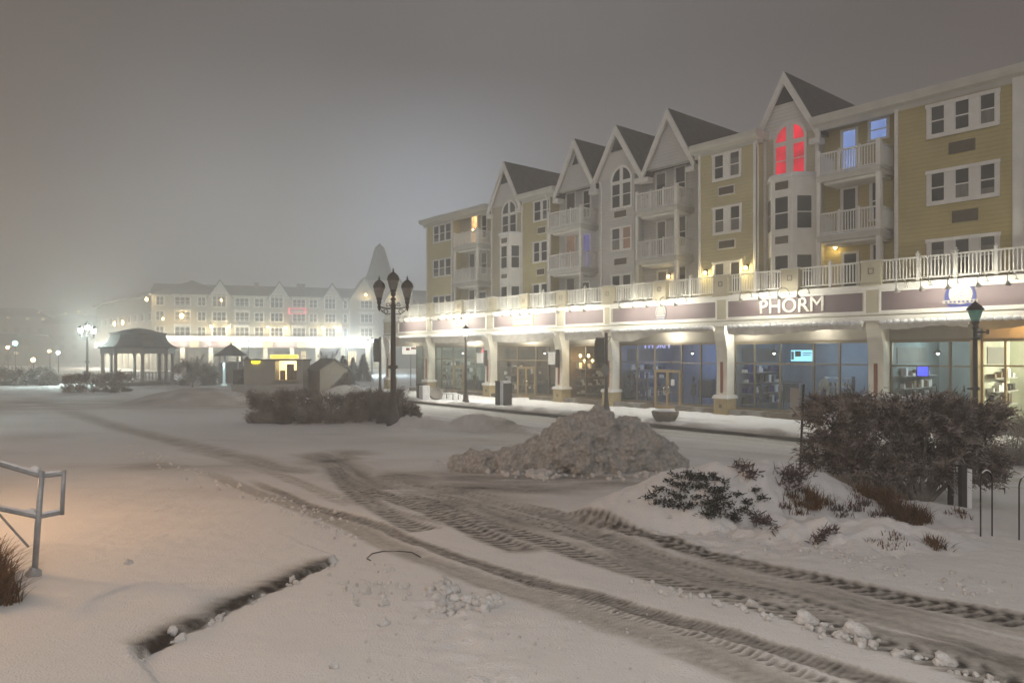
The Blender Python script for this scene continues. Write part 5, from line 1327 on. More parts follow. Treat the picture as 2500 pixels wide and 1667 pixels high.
light('POINT', 'post_light', (0, -.4, 2.2), 30, (.8, 1, 1), th, .1)
c = at(583, 900, 72); th = thing('cabinet', 'dark square cabinet beside the pale mushroom topped post', 'cabinet', (c.x, c.y, -.14), .25)
q = MB(); q.box(-.5, .5, -.4, .4, -.1, 1.65); q.build('body', M['darkbox'], th); q = MB(); q.box(-.55, .55, -.45, .45, 1.65, 1.75); q.build('lid', M['stone'], th); q = MB(); q.box(-.44, -.02, -.42, -.39, .1, 1.5); q.box(.02, .44, -.42, -.39, .1, 1.5); q.build('door', M['banner'], th)
Yk = 58; c = at(667, 900, Yk)
KS = thing('food_kiosk', 'grey food kiosk with an amber lit serving hatch', 'kiosk', (c.x, c.y, -.14), .06)
m = Yk / F
def kx(x): return (x - 667) * m
def kz(y): return CAMZ + (HY - y) * m + .14
q = MB(); q.box(kx(597), kx(671), 0, 2.6, -.1, 2.72); q.box(kx(723), kx(738), 0, 2.6, -.1, 2.72); q.box(kx(671), kx(723), 0, 2.6, -.1, kz(928)); q.box(kx(671), kx(723), 0, 2.6, kz(881), 2.72); q.box(kx(597), kx(738), 2.5, 2.7, -.1, 2.72); q.build('body', M['kioskgrey'], KS)
q = MB(); q.box(kx(594), kx(741), -.3, 2.8, 2.72, 2.84); q.build('roof', M['stone'], KS)
q = MB(); q.box(kx(671), kx(723), 1.4, 1.5, kz(928), kz(881)); q.build('lit_interior', E['hatch'], KS)
q = MB()
for k in range(3): q.box(kx(674 + k * 17), kx(686 + k * 17), 1.2, 1.36, kz(928), kz(905 - 6 * (k % 2)))
q.box(kx(695), kx(711), .6, .9, kz(928), kz(889)); q.build('shelf_goods', M['wood'], KS)
q = MB(); q.box(kx(668), kx(726), -.45, .02, kz(928) - .07, kz(928)); q.build('counter', M['bronze'], KS)
q = MB(); q.box(kx(662), kx(728), -.22, -.1, kz(875), kz(866)); o = q.build('lit_sign', E['kiosksign'], KS)
q = MB(); random.seed(2)
for k in range(14): q.box(kx(665 + k * 4.3), kx(667.4 + k * 4.3), -.25, -.2, kz(873), kz(869 - random.random()))
q.build('sign_letters', M['wood'], o)
q = MB()
for k in range(3): q.ring((kx(621 + k * 5), -.12, kz(882.5)), .13, .04, 'y', 12, 5)
q.tube([(kx(634), -.12, kz(882)), (kx(636), -.12, kz(880))], .05, 5); q.build('neon_sign', E['neonyellow'], KS)
light('POINT', 'kiosk_light', (kx(697), .9, kz(886)), 36, (1, .72, .36), KS, .2)
q = MB(); q.box(kx(590), kx(746), -2.3, -1.6, -.2, kz(936)); q.build('low_wall', M['kioskgrey'], None); LW = bpy.data.objects['low_wall']; LW.location = (c.x, c.y, -.14); LW.rotation_euler = (0, 0, .06); tag(LW, 'low grey wall in front of the amber lit kiosk', 'wall')
Ys = 60; c = at(800, 900, Ys)
SH = thing('market_shed', 'small gabled wooden shed right of the amber lit kiosk', 'shed', (c.x, c.y, -.14), .62)
q = MB(); q.box(-1.35, 1.35, -1.2, 1.2, -.2, 2.0); q.build('wall', M['wood'], SH)
# gable end faces right-front
q = MB(); q.sect([(-1.2, -.2), (1.2, -.2), (1.2, 2.0), (0, 2.75), (-1.2, 2.0)], 1.352, 1.40); q.build('gable_wall', M['shedpale'], SH)
q = MB(); q.sect([(-1.2, 2.0), (1.2, 2.0), (0, 2.75)], -1.4, -1.352); q.build('gable_wall', M['shedpale'], SH)
for sg in (-1, 1):
    q = MB(); q.sect([(0, 2.75), (sg * 1.45, 1.84), (sg * 1.45, 1.96), (0, 2.9)][::sg], -1.6, 1.6); q.build('roof', darkroof, SH)
q = MB(); q.box(1.39, 1.43, -.35, .45, -.1, 1.7); q.build('door', M['kioskgrey'], SH)
SH.rotation_euler.z = -.95
# hanging oval sign at the corner of the shops, bins, planters
wpt = at(948, 846, 62); th = thing('hanging_sign', 'small white oval sign hanging at the left corner of the shops', 'sign', wpt, ROT)
q = MB(); disc(q, (0, 0), .26, .62, -.04, .04); q.build('sign_face', M['signwhite'], th); q = MB(); q.tube([(0, 0, .6), (0, 0, 1.0)], .015, 5); q.tube([(-.5, 0, 1.0), (.5, 0, 1.0)], .02, 5); q.build('bracket', M['ironb'], th)
wpt = at(1003, 852, 72); th = thing('hanging_sign', 'white sign with red marks seen through the open corner of the shops', 'sign', wpt, .1)
q = MB(); q.box(-.85, .85, -.06, .06, -.5, .55); q.build('sign_face', emis('lit white sign', (.9, .86, .74), .9), th); q = MB(); q.box(-.5, -.1, -.08, -.05, -.15, .12); q.box(.0, .5, -.08, -.05, -.05, .18); q.build('sign_letters', M['red'], th); q = MB(); q.tube([(0, 0, -.5), (0, 0, -wpt.z - .2)], .06, 6); q.build('post', M['kioskgrey'], th)
def on_walk(px, py, zoff=.03):
    Y = 3.2 * F / (py - HY); p = at(px, py, Y); return (p.x, p.y, zoff)
l_ = on_walk(1030, 977); th = thing('litter_bin', 'black litter bin with a pale side near the left corner column', 'bin', l_, ROT)
q = MB(); q.box(-.22, .10, -.3, .3, -.05, 1.05); q.box(-.25, .13, -.33, .33, 1.05, 1.12); q.build('body', M['darkbox'], th); q = MB(); q.box(.10, .55, -.28, .28, -.05, .98); q.build('pale_side', M['snowroof'], th)  # right side is a pale block
l_ = on_walk(1228, 990); th = thing('news_box', 'black box cabinet with a pale right side in front of the brown double door', 'cabinet', l_, ROT)
q = MB(); q.box(-.38, .02, -.3, .3, -.05, 1.45); q.box(-.40, .04, -.32, .32, 1.40, 1.48); q.build('body', M['darkbox'], th)
q = MB(); q.box(.06, .40, -.28, .28, -.05, 1.5); q.build('pale_side', M['snowroof'], th); q = MB(); q.box(.40, .50, -.3, .3, -.05, 1.35); q.build('side_panel', M['darkbox'], th)  # white block puts the lit right face into the colour
def bowl(label, loc, k=1.0, tilt=0, snow=True):
    th = thing('planter', label, 'planter', loc, 0, 'round stone planters')
    th.rotation_euler = (tilt, 0, .3)
    q = MB(); q.lathe([(.34 * k, -.04), (.42 * k, .04), (.58 * k, .28 * k), (.64 * k, .48 * k), (.60 * k, .52 * k), (.52 * k, .50 * k), (.5 * k, .42 * k), (.02, .40 * k)], 20); q.build('bowl', M['stone'], th, True)
    if snow: q = MB(); q.lathe([(.53 * k, .44 * k), (.45 * k, .53 * k), (.25 * k, .60 * k), (.02, .62 * k)], 16); q.build('snow_cap', M['snowroof'], th, True)
bowl('round stone planter on the pavement in front of the blue shop door', on_walk(1624, 1031, .02), 1.0)
bowl('tipped stone planter lying beside the black litter bin', on_walk(1062, 976, .25), .8, .9, False)
l_ = on_walk(1098, 976); th = thing('bench', 'low metal bench half buried in snow left of the lit lantern post', 'bench', l_, ROT)
q = MB(); q.box(-.9, .9, -.25, .25, .36, .42); q.build('seat', M['snowroof'], th)
for x in (-.7, .7): q = MB(); q.tube([(x, -.22, 0), (x, -.22, .36)], .03, 6); q.tube([(x, .22, 0), (x, .22, .36)], .03, 6); q.build('leg', M['ironb'], th)
q = MB(); q.tube([(-.9, .26, .75), (.9, .26, .75)], .03, 6); q.tube([(-.8, .26, .4), (-.8, .26, .75)], .02, 5); q.tube([(.8, .26, .4), (.8, .26, .75)], .02, 5); q.build('backrest', M['ironb'], th)
# ------------------------------------------------------------------ plants
def unit(a): return a / np.maximum(np.linalg.norm(a, axis=1, keepdims=True), 1e-9)
def blades(name, p, d, L, W, m, parent=None, tip=.3):
    n = len(p); r = unit(np.cross(d, unit(rng.normal(size=(n, 3))))); L = np.broadcast_to(L, n)[:, None]; W = np.broadcast_to(W, n)[:, None]
    a = p - r * W * .5; b = p + r * W * .5; c = p + d * L + r * W * .5 * tip; e = p + d * L - r * W * .5 * tip
    v = np.stack([a, b, c, e], 1).reshape(-1, 3); f = np.arange(4 * n).reshape(-1, 4)
    return npmesh(name, v, f, m, parent)
def shrub(root, crown_pts, out, n_per, spread, L, W, m, up=.15):
    k = len(crown_pts); p = np.repeat(crown_pts, n_per, 0) + rng.normal(size=(k * n_per, 3)) * spread
    d = unit(np.repeat(out, n_per, 0) * .9 + rng.normal(size=(k * n_per, 3)) * .75 + np.array([0, 0, up]))
    return blades('crown', p, d, rng.uniform(L * .5, L * 1.3, len(p)), rng.uniform(W * .6, W * 1.4, len(p)), m, root)
def bush(name, label, cat, loc, rx, ry, rz, zc, nclump, n_per, spread, L, W, m, group=None, trunk=None, flat=1.0, seedv=0, minz=None, box=False, twigm=None):
    th = thing(name, label, cat, loc, 0, group)
    q = unit(rng.normal(size=(nclump, 3))); r = rng.uniform(.45, 1.0, (nclump, 1)) ** .45
    if box: q = np.sign(q) * np.abs(q) ** .55; q = q / np.maximum(np.abs(q).max(1, keepdims=True), 1e-6) * np.linalg.norm(q, axis=1, keepdims=True) ** .2 * .95
    P = q * r * np.array([rx, ry, rz]); P[:, 2] *= np.where(P[:, 2] > 0, flat, 1)
    lumpy = 1 + .22 * np.sin(q[:, :1] * 5 + seedv) * np.cos(q[:, 1:2] * 4 + seedv * 2)
    P = P * lumpy + np.array([0, 0, zc])
    if minz is not None: P = P[P[:, 2] > minz]; q = P - np.array([0, 0, zc]); q = unit(q)
    shrub(th, P, unit(q), n_per, spread, L, W, m)
    tb_ = MB()
    nst = trunk or 7
    for k in range(nst):
        w = 2 * PI * k / nst + rng.uniform(-.3, .3); tgt = P[rng.integers(len(P))]
        b0 = Vector((.10 * rx * math.cos(w), .10 * ry * math.sin(w), -.15)); tgt = Vector(tgt) * .92
        midp = b0.lerp(tgt, .45) + Vector((rng.normal() * .06, rng.normal() * .06, .12 * rz))
        tb_.tube([b0, midp, tgt], [.045 * max(.5, rz), .028 * max(.5, rz), .008], 6)
        for j in range(5):
            t2 = Vector(P[rng.integers(len(P))])
            s_ = midp.lerp(tgt, rng.uniform(0, .7))
            if (t2 - s_).length < rx * .9: tb_.tube([s_, s_.lerp(t2, .5) + Vector((0, 0, .05)), t2], [.016 * max(.5, rz), .010, .004], 5)
    tb_.build('trunk', M['bark'], th)
    return th
# big brown shrub on the right
bX, bY = (2242 - CX) / F * 13.3, 13.3
cz = gz(bX, bY)
sh_ = bush('bush', 'big dark brown frosted bush spreading over a snow drift by the bike rack', 'bush', (bX, bY, cz), 1.27, .95, .90, 1.20, 330, 170, .095, .11, .026, M['twig'], trunk=15, flat=.60, seedv=1.3, minz=.50, box=True)
sh_.location.x -= .28
tb_ = MB()
for dx, dz in ((-.55, 1.0), (-.25, 1.3), (.1, 1.25), (.5, 1.1), (.2, .9), (-1.0, .95), (.85, .9)):
    tb_.tube([(.28 + dx * .06, -.15, -.1), (.28 + dx * .5, -.35, dz * .45), (.28 + dx * 1.1, -.75, dz)], [.05, .034, .012], 6)
tb_.build('limbs', M['bark'], sh_)
n_ = 2400; a_ = rng.uniform(0, 2 * PI, n_); r_ = np.sqrt(rng.random(n_)) * 1.0; P_s = np.stack([1.5 * r_ * np.cos(a_), 1.0 * r_ * np.sin(a_), 1.20 + .64 * np.sqrt(np.clip(1 - r_ ** 2, 0, 1)) + rng.normal(size=n_) * .06], 1)
P_s = P_s[fbm(P_s[:, 0] * 2.4, P_s[:, 1] * 2.4, 88, 3) > -.03]
blades('snow_dusting', P_s, unit(rng.normal(size=(len(P_s), 3)) * np.array([1, 1, .4])), .05, .03, M['snowroof'], sh_, .7)['kind'] = 'stuff'
# middle hedge
hY = 33.9; hx0, hx1 = (640 - CX) / F * hY, (958 - CX) / F * hY
hd = bush('hedge', 'long brown hedge left of the dark three headed lamp', 'hedge', (.5 * (hx0 + hx1), hY, gz(-8, hY) - .05), .5 * (hx1 - hx0), 1.0, .66, .58, 380, 150, .13, .18, .03, M['twigfar'], trunk=14, flat=1.0, seedv=.4, minz=.0, box=True)
n_ = 900; P_h = np.stack([rng.uniform(-.5, .5, n_) * (hx1 - hx0), rng.uniform(-.9, .9, n_), .58 + .60 * rng.random(n_) ** .3], 1); P_h = P_h[fbm(P_h[:, 0] * 1.1, P_h[:, 2] * 2, 89, 3) > -.02]
blades('snow_dusting', P_h, unit(rng.normal(size=(len(P_h), 3)) * np.array([1, 1, .4])), .10, .06, M['snowroof'], hd, .7)['kind'] = 'stuff'
# further hedges and shrubs
for (x0, x1, yt, yb, lab, cl) in ((152, 307, 913, 957, 'low brown clipped hedge in front of the domed pavilion', 'twigfar'), (-30, 98, 892, 935, 'dim sloping hedge at the left edge under the distant lamps', 'conifer'), (100, 146, 906, 938, 'small dark round shrub between the left hedges', 'twigfar'),
        (430, 486, 872, 938, 'dim leafless shrub right of the domed pavilion', 'twigfar'), (486, 530, 884, 940, 'dim twiggy shrub left of the pale mushroom topped post', 'twigfar'), (980, 1016, 996, 1034, 'frosted little bush at the foot of the dark three headed lamp', 'twig')):
    Y = max(30, (3.2 + .14) * F / (yb - HY)); Y = min(Y, 74); xm = .5 * (x0 + x1); X = (xm - CX) / F * Y; hw = .5 * (x1 - x0) * Y / F; hh = .5 * (yb - yt) * Y / F
    bush('shrub' if x1 - x0 < 100 else 'hedge', lab, 'shrub' if x1 - x0 < 100 else 'hedge', (X, Y, gz(X, Y) - .05), hw * .95, max(.5, hw * .45), hh * .95, hh * .92, 60 if hw < 1.5 else 110, 60, .16 * min(1.2, hh + .2), .26, .05, M[cl], trunk=5, box=x1 - x0 > 100, minz=.02)
def conifer(label, px, py_top, py_base, Y, wid, lean=0.0, mm='conifer'):
    p = at(px, py_base, Y); zt = CAMZ + (HY - py_top) / F * Y; z0 = gz(p.x, Y); h = zt - z0; w = wid * Y / F * .5
    th = thing('conifer', label, 'tree', (p.x, Y, z0), 0, 'small dim conifers between the kiosks'); th.rotation_euler = (0, lean, 0)
    n = 2600; u = rng.random(n) ** .6; zz = h * (1 - u) * .97 + .12; ang = rng.uniform(0, 2 * PI, n); rr = w * u * (.35 + .65 * rng.random(n)) * (1 + .25 * np.sin(ang * 5 + zz * 6))
    P = np.stack([rr * np.cos(ang), rr * np.sin(ang), zz], 1); d = unit(np.stack([np.cos(ang), np.sin(ang), -.35 + 0 * ang], 1) + rng.normal(size=(n, 3)) * .3)
    blades('crown', P, d, rng.uniform(.15, .32, n), .08, M[mm], th)
    q = MB(); q.tube([(0, 0, -.2), (0, 0, h * .95)], [.10, .02], 6); q.build('trunk', M['bark'], th)
conifer('dim little conifer beside the lamp post at the shop corner', 887, 864, 955, 84, 42)
conifer('dim broad conifer behind the gabled shed', 838, 868, 948, 72, 60)
conifer('small brown spruce leaning over the pale snow heap', 828, 905, 960, 56, 42, .35, 'twigfar')
conifer('dim conifer between the small kiosk pavilion and the amber kiosk', 604, 870, 945, 66, 34)
conifer('dim pointed conifer right of the far flood lamp', 862, 872, 950, 92, 30)
def bare_tree(label, px, py_top, Y, wid):
    X = (px - CX) / F * Y; z0 = -.14; h = CAMZ + (HY - py_top) / F * Y - z0; w = wid * Y / F * .5
    th = thing('bare_tree', label, 'tree', (X, Y, z0), 0, 'small bare trees in the square')
    tb = MB(); ends_ = []
    tb.tube([(0, 0, -.2), (.05, 0, h * .35)], [.09, .06], 6)
    for k in range(9):
        a = 2 * PI * k / 9; b0 = Vector((.05, 0, h * (.28 + .02 * k))); t1 = Vector((w * .75 * math.cos(a), w * .75 * math.sin(a), h * rng.uniform(.6, .95)))
        tb.tube([b0, b0.lerp(t1, .5) + Vector((0, 0, .1)), t1], [.04, .025, .01], 5); ends_.append((b0, t1))
    tb.build('trunk', M['bark'], th)
    n = 900; P = np.zeros((n, 3)); D = np.zeros((n, 3))
    for i in range(n):
        b0, t1 = ends_[i % 9]; u = rng.uniform(.3, 1); q_ = b0.lerp(t1, u); P[i] = q_; D[i] = (t1 - b0).normalized()
    D = unit(D + rng.normal(size=(n, 3)) * .7); blades('crown', P, D, rng.uniform(.2, .6, n), .028, M['twigfar'], th)
bare_tree('small bare tree with thin twigs left of the amber lit kiosk', 470, 858, 70, 70)
bare_tree('small bare tree in front of the far white signs', 800, 848, 78, 60)
# snow laden evergreen shrub: leaves that break through the drift
def poke(name, label, cat, spots, n_per, spread, L, W, m, up=.5, group=None, lift=.05, down=0):
    X0, Y0 = gpt(*spots[0][:2]); z0 = gz(X0, Y0); th = thing(name, label, cat, (X0, Y0, z0), 0, group)
    PP = []
    for sx_, sy_, k in spots:
        # follow the photo ray down to the drift surface
        dirx, dirz = (sx_ - CX) / F, (HY - sy_) / F; Y = 6.0
        while Y < 24 and CAMZ + dirz * Y > gz(dirx * Y, Y): Y += .03
        c_ = np.array([dirx * Y - X0, Y - Y0, gz(dirx * Y, Y) - z0])
        PP.append(c_ + rng.normal(size=(int(n_per * k), 3)) * np.array([spread * 1.4, spread * .8, spread * .7]) * math.sqrt(k))
    P = np.concatenate(PP); P[:, 2] += lift
    for i in range(len(P)): P[i, 2] = max(P[i, 2], gz(P[i, 0] + X0, P[i, 1] + Y0) - z0 - .02)
    d = unit(rng.normal(size=(len(P), 3)) * np.array([1, .9, .6]) + np.array([0, -.5, up]))
    blades('foliage', P, d, rng.uniform(L * .5, L * 1.3, len(P)), rng.uniform(W * .6, W * 1.3, len(P)), m, th, .45)
    return th
poke('evergreen_shrub', 'evergreen shrub almost buried in a round snow mound beside the scraped lane', 'shrub',
     [(1740, 1235, 1.5), (1620, 1233, 1), (1655, 1240, .9), (1692, 1185, 1.2), (1705, 1195, 1), (1668, 1198, .7), (1748, 1215, 1.2), (1735, 1262, 1.3), (1745, 1250, 1.3), (1650, 1190, .5), (1632, 1180, .3), (1595, 1218, .3), (1612, 1205, .4), (1788, 1268, .7), (1795, 1275, .5), (1680, 1250, .4), (1720, 1175, .6), (1742, 1170, .4), (1770, 1190, .3), (1700, 1225, .4), (1660, 1225, .5), (1680, 1170, .3), (1655, 1175, .25), (1710, 1168, .3), (1600, 1235, .25), (1580, 1228, .2), (1640, 1215, .3), (1720, 1205, .4), (1730, 1240, .6), (1760, 1225, .4), (1750, 1180, .3), (1765, 1205, .25), (1670, 1215, .3), (1690, 1240, .3), (1640, 1165, .2), (1815, 1262, .6), (1825, 1240, .5), (1800, 1225, .4), (1780, 1240, .5), (1860, 1225, .4), (1845, 1210, .4)], 120, .05, .05, .024, M['leafdark'], .35)
poke('dry_plant', 'dark leafy tuft with curled leaves right of the buried shrub', 'plant', [(1855, 1275, 1), (1865, 1285, 1), (1840, 1268, .7), (1878, 1290, .6), (1895, 1302, .3), (1848, 1284, .6)], 44, .045, .09, .022, M['purple'], .6)
poke('dry_plant', 'dark dry tuft on the far rim of the snow bank, left of the thin post', 'plant', [(1815, 1150, .6), (1827, 1165, .8), (1800, 1145, .4), (1835, 1176, .5)], 50, .06, .12, .025, M['purple'], .5)
poke('dry_plant', 'grey purple brush at the foot of the thin sign post', 'plant', [(1925, 1175, 1), (1945, 1165, 1), (1955, 1172, .7), (1932, 1190, .8), (1928, 1205, .5)], 70, .09, .16, .02, M['purple'], .8)
def grass(label, spots, n_per, L, name='grass_clump', m_=None, fan=.9):
    X0, Y0 = gpt(*spots[0][:2]); z0 = gz(X0, Y0); th = thing(name, label, 'grass', (X0, Y0, z0), 0, 'clumps of dry grass in the snow')
    vs = []; fs_ = []
    for sx_, sy_, k in spots:
        dirx, dirz = (sx_ - CX) / F, (HY - sy_) / F; Y = 5.0
        while Y < 24 and CAMZ + dirz * Y > gz(dirx * Y, Y): Y += .03
        c_ = Vector((dirx * Y - X0, Y - Y0, gz(dirx * Y, Y) - z0 - .03))
        for i in range(int(n_per * k)):
            a = rng.uniform(0, 2 * PI); b0 = c_ + Vector((rng.normal() * .07, rng.normal() * .05, 0)); l_ = L * rng.uniform(.5, 1.15) * math.sqrt(k); o = fan * rng.uniform(.2, 1.0)
            side = Vector((-math.sin(a), math.cos(a), 0)) * .008; prev = None
            for j in range(5):
                u = j / 4; p_ = b0 + Vector((math.cos(a) * l_ * o * u ** 1.5, math.sin(a) * l_ * o * u ** 1.5, l_ * (u - .5 * o * u * u)))
                w_ = side * (1 - .75 * u); vs += [p_ - w_, p_ + w_]
                if j: n_ = len(vs); fs_.append((n_ - 4, n_ - 3, n_ - 1, n_ - 2))
    npmesh('blades', [tuple(v) for v in vs], fs_, m_ or M['straw'], th); return th
grass('rusty grass tuft bent over beside the smooth drift', [(1985, 1220, 1), (1975, 1245, .9), (1990, 1250, .8), (1965, 1205, .6)], 80, .30)
grass('pair of small rusty grass spikes right of the bent tuft', [(2012, 1225, .7), (2022, 1232, .7), (2085, 1215, .4), (2080, 1228, .3)], 60, .24)
grass('largest rusty grass clump sagging down the snow bank', [(2190, 1260, 1.5), (2165, 1235, 1.3), (2120, 1215, 1.2), (2205, 1270, 1.3), (2140, 1222, 1.1), (2178, 1250, 1.2), (2220, 1250, .5), (2100, 1205, .8), (2230, 1262, .7)], 90, .34)
grass('matted brown ground cover under the near side of the big bush', [(2045, 1242, .9), (2085, 1250, .8), (2110, 1238, 1.0), (2140, 1258, .9), (2060, 1262, .6), (2155, 1210, .7), (2175, 1218, .8)], 70, .17, m_=M['purple'])
grass('snow caked brown tuft between the leafy tuft and the bent grass', [(1930, 1215, .9), (1945, 1235, .8), (1915, 1240, .6), (1955, 1262, .6)], 70, .2)
grass('dark rusty grass tuft at the right end of the snow bank', [(2245, 1268, 1.3), (2238, 1282, 1.0), (2255, 1275, .8)], 90, .26)
grass('little grass tuft left of the round bike loops', [(2340, 1250, .6), (2345, 1262, .4), (2318, 1255, .3)], 60, .2)
grass('lowest rusty tuft in the snow bank above the scraped lane', [(2285, 1330, .9), (2295, 1340, .9), (2278, 1322, .5)], 60, .2)
grass('scattered rusty leaf tips below the largest grass clump', [(2135, 1320, .4), (2150, 1330, .4), (2190, 1318, .5), (2180, 1335, .4), (2205, 1325, .3), (2170, 1303, .3), (2195, 1340, .3)], 50, .15)
poke('dry_plant', 'purple brown twig low on the bank left of the scattered leaf tips', 'plant', [(2000, 1322, .8), (2012, 1312, .7), (2030, 1306, .9), (1992, 1330, .6)], 46, .04, .10, .02, M['purple'], .5)
grass('rusty ornamental grass at the foot of the hand rail', [(-25, 1420, 2.4), (-8, 1450, 1.8), (-40, 1400, 2.4), (8, 1472, 1.0), (-20, 1475, 1.8)], 120, .30, m_=M['straw'])
# ------------------------------------------------------------------ heaps of snow
def lump_mesh(seed, R):
    rs = np.random.default_rng(seed); q = MB(); q.ball((0, 0, 0), R, 9, .8); v = np.array(q.v); ph = rs.uniform(0, 6, 6)
    d = v / R; k = 1 + .20 * np.sin(d[:, 0] * 3 + ph[0]) * np.cos(d[:, 1] * 3.3 + ph[1]) + .13 * np.sin(d[:, 2] * 5 + ph[2] + d[:, 0] * 3) + .10 * np.sin(d[:, 1] * 8 + ph[3]) * np.sin(d[:, 0] * 7 + ph[4])
    for _ in range(6):                           # broken flat faces
        n_ = rs.normal(size=3); n_ /= np.linalg.norm(n_); c_ = rs.uniform(.62, .92); dot = (d * k[:, None]) @ n_; k = np.where(dot > c_, k * c_ / np.maximum(dot, 1e-6), k)
    k = k * (1 + .16 * (rs.random(len(v)) - .5)); return [tuple(p) for p in d * k[:, None] * R], q.f
LM = [lump_mesh(i, 1.0) for i in range(12)]
def heap(name, label, lobes, nb, cap, seed):
    rs = np.random.default_rng(seed); vs = []; fs_ = []; dv = []
    def hgt(x, y):
        e = 0
        for lx, ly, rx, ry, h in lobes: e = max(e, h * max(0, 1 - ((x - lx) / rx) ** 2 - ((y - ly) / ry) ** 2) ** .5)
        return e
    def addl(x, y, z, R, dd):
        v, f = LM[rs.integers(12)]; a = rs.uniform(0, 6); c_, s_ = math.cos(a), math.sin(a); sx_, sy_, sz_ = rs.uniform(.8, 1.35), rs.uniform(.8, 1.3), rs.uniform(.75, 1.1); o = len(vs)
        tl = rs.uniform(-.5, .5)
        for p in v:
            px, py, pz = p[0] * sx_, p[1] * sy_, p[2] * sz_; px, pz = px * math.cos(tl) - pz * math.sin(tl), px * math.sin(tl) + pz * math.cos(tl)
            vs.append((x + (px * c_ - py * s_) * R, y + (px * s_ + py * c_) * R, z + pz * R)); dv.append(dd)
        fs_.extend([tuple(i + o for i in g) for g in f])
    for lx, ly, rx, ry, h in lobes:              # solid core
        for k in range(int(60 * rx * ry) + 8):
            a, r_ = rs.uniform(0, 2 * PI), math.sqrt(rs.random()) * .92; x, y = lx + rx * r_ * math.cos(a), ly + ry * r_ * math.sin(a); R = min(.34, .22 + .2 * h * rs.random()) * min(1, h + .25); hh = hgt(x, y)
            z = hh - R * .75
            while z > -R * .3: addl(x, y, gz(x, y) + z, R, .22 + .12 * rs.random()); z -= R * 1.3
    for i in range(nb):
        lx, ly, rx, ry, h = lobes[rs.integers(len(lobes))]; a, r_ = rs.uniform(0, 2 * PI), math.sqrt(rs.random()) * 1.06; x, y = lx + rx * r_ * math.cos(a), ly + ry * r_ * math.sin(a)
        R = cap * (.12 + .88 * rs.random() ** 2.0); addl(x, y, gz(x, y) + max(hgt(x, y) + R * rs.uniform(-.35, .45), R * .3), R, .14 + .26 * rs.random() ** 1.4)
    for i in range(26):                          # broken slabs
        lx, ly, rx, ry, h = lobes[rs.integers(3)]; a, r_ = rs.uniform(0, 2 * PI), math.sqrt(rs.random()); x, y = lx + rx * r_ * math.cos(a), ly + ry * r_ * math.sin(a); addl(x, y, gz(x, y) + hgt(x, y) - .05, rs.uniform(.16, .30), .05 + .2 * rs.random())
    me = bpy.data.meshes.new(name); me.from_pydata(vs, [], fs_); me.update(); a = me.attributes.new('dirt', 'FLOAT', 'POINT'); a.data.foreach_set('value', np.array(dv, dtype=np.float32))
    o = link(name, me, M['heapsnow'], None, True)
    md = o.modifiers.new('fuse', 'REMESH'); md.mode = 'VOXEL'; md.voxel_size = .026; md.use_smooth_shade = True
    md = o.modifiers.new('slump', 'SMOOTH'); md.factor = .4; md.iterations = 1
    tx = bpy.data.textures.new('crumble', 'CLOUDS'); tx.noise_scale = .30; tx.noise_depth = 5
    md = o.modifiers.new('crumble', 'DISPLACE'); md.texture = tx; md.strength = .30; md.mid_level = .55; md.texture_coords = 'LOCAL'
    return tag(o, label, 'snow heap')
def wx_(px, Y): return (px - CX) / F * Y
Yp = 18.0
heap('snow_heap', 'large lumpy heap of ploughed dirty snow in the middle of the square', [(wx_(1455, Yp), Yp + .8, 1.15, 1.1, 1.16), (wx_(1400, Yp), Yp + .5, .85, .9, .98), (wx_(1530, Yp), Yp + .9, 1.0, 1.0, .98), (wx_(1340, Yp), Yp + .45, .7, .6, .60), (wx_(1265, Yp), Yp + .35, .55, .3, .28), (wx_(1165, Yp), Yp + .35, .5, .2, .17), (wx_(1595, Yp), Yp + .9, .75, .8, .55)], 1500, .36, 5)
# loose lumps thrown up beside the lanes
mb = MB(); random.seed(9)
def lumpat(px, py, R):
    X, Y = gpt(px, py); z = gz(X, Y); v, f = LM[random.randrange(6)]; a = random.uniform(0, 6); c_, s_ = math.cos(a), math.sin(a)
    mb.add([(X + (p[0] * c_ - p[1] * s_) * R, Y + (p[0] * s_ + p[1] * c_) * R, z + p[2] * R + R * .45) for p in v], f)
for k in range(26): lumpat(random.gauss(1085, 22), random.gauss(1448, 16), random.uniform(.018, .07))
for k in range(26): lumpat(random.gauss(1175, 28), random.gauss(1465, 10), random.uniform(.018, .07))
for k in range(14): lumpat(random.gauss(1095, 20), random.gauss(1478, 6), random.uniform(.012, .04))
for k in range(46): lumpat(random.uniform(800, 1000), random.gauss(1420, 26), random.uniform(.012, .03))
for k in range(80):
    u = random.random(); lumpat(1560 + u * 880 + random.gauss(0, 8), 1418 + u * 245 + random.gauss(8, 7), random.uniform(.012, .038))
for k in range(120):
    u = random.random(); lumpat(300 + u * 570, 1090 + u * 215 + random.gauss(0, 14), random.uniform(.015, .045))
for k in range(110):
    u = random.random(); lumpat(1480 + u * 1000 + random.gauss(0, 10), 1245 + u * 215 + random.gauss(0, 14), random.uniform(.01, .035))
for k in range(46):
    u = random.random(); u = round(u * 5) / 5 * .6 + u * .4; lumpat(340 + u * 475 + random.gauss(0, 3), 1560 - u * 203 + random.gauss(6, 5), random.uniform(.008, .02) + .03 * random.random() ** 4)
for k in range(150):
    u = random.random() ** 1.5; lumpat(1340 - u * 270 + random.gauss(0, 10), 1158 - u * 30 + random.gauss(0, 7), random.uniform(.03, .13) * (1 - .4 * u))
for k in range(40): lumpat(random.uniform(1350, 1640), random.gauss(1163, 6), random.uniform(.02, .09))
for k in range(90): lumpat(random.uniform(880, 1600), random.uniform(1480, 1660), random.uniform(.006, .016))
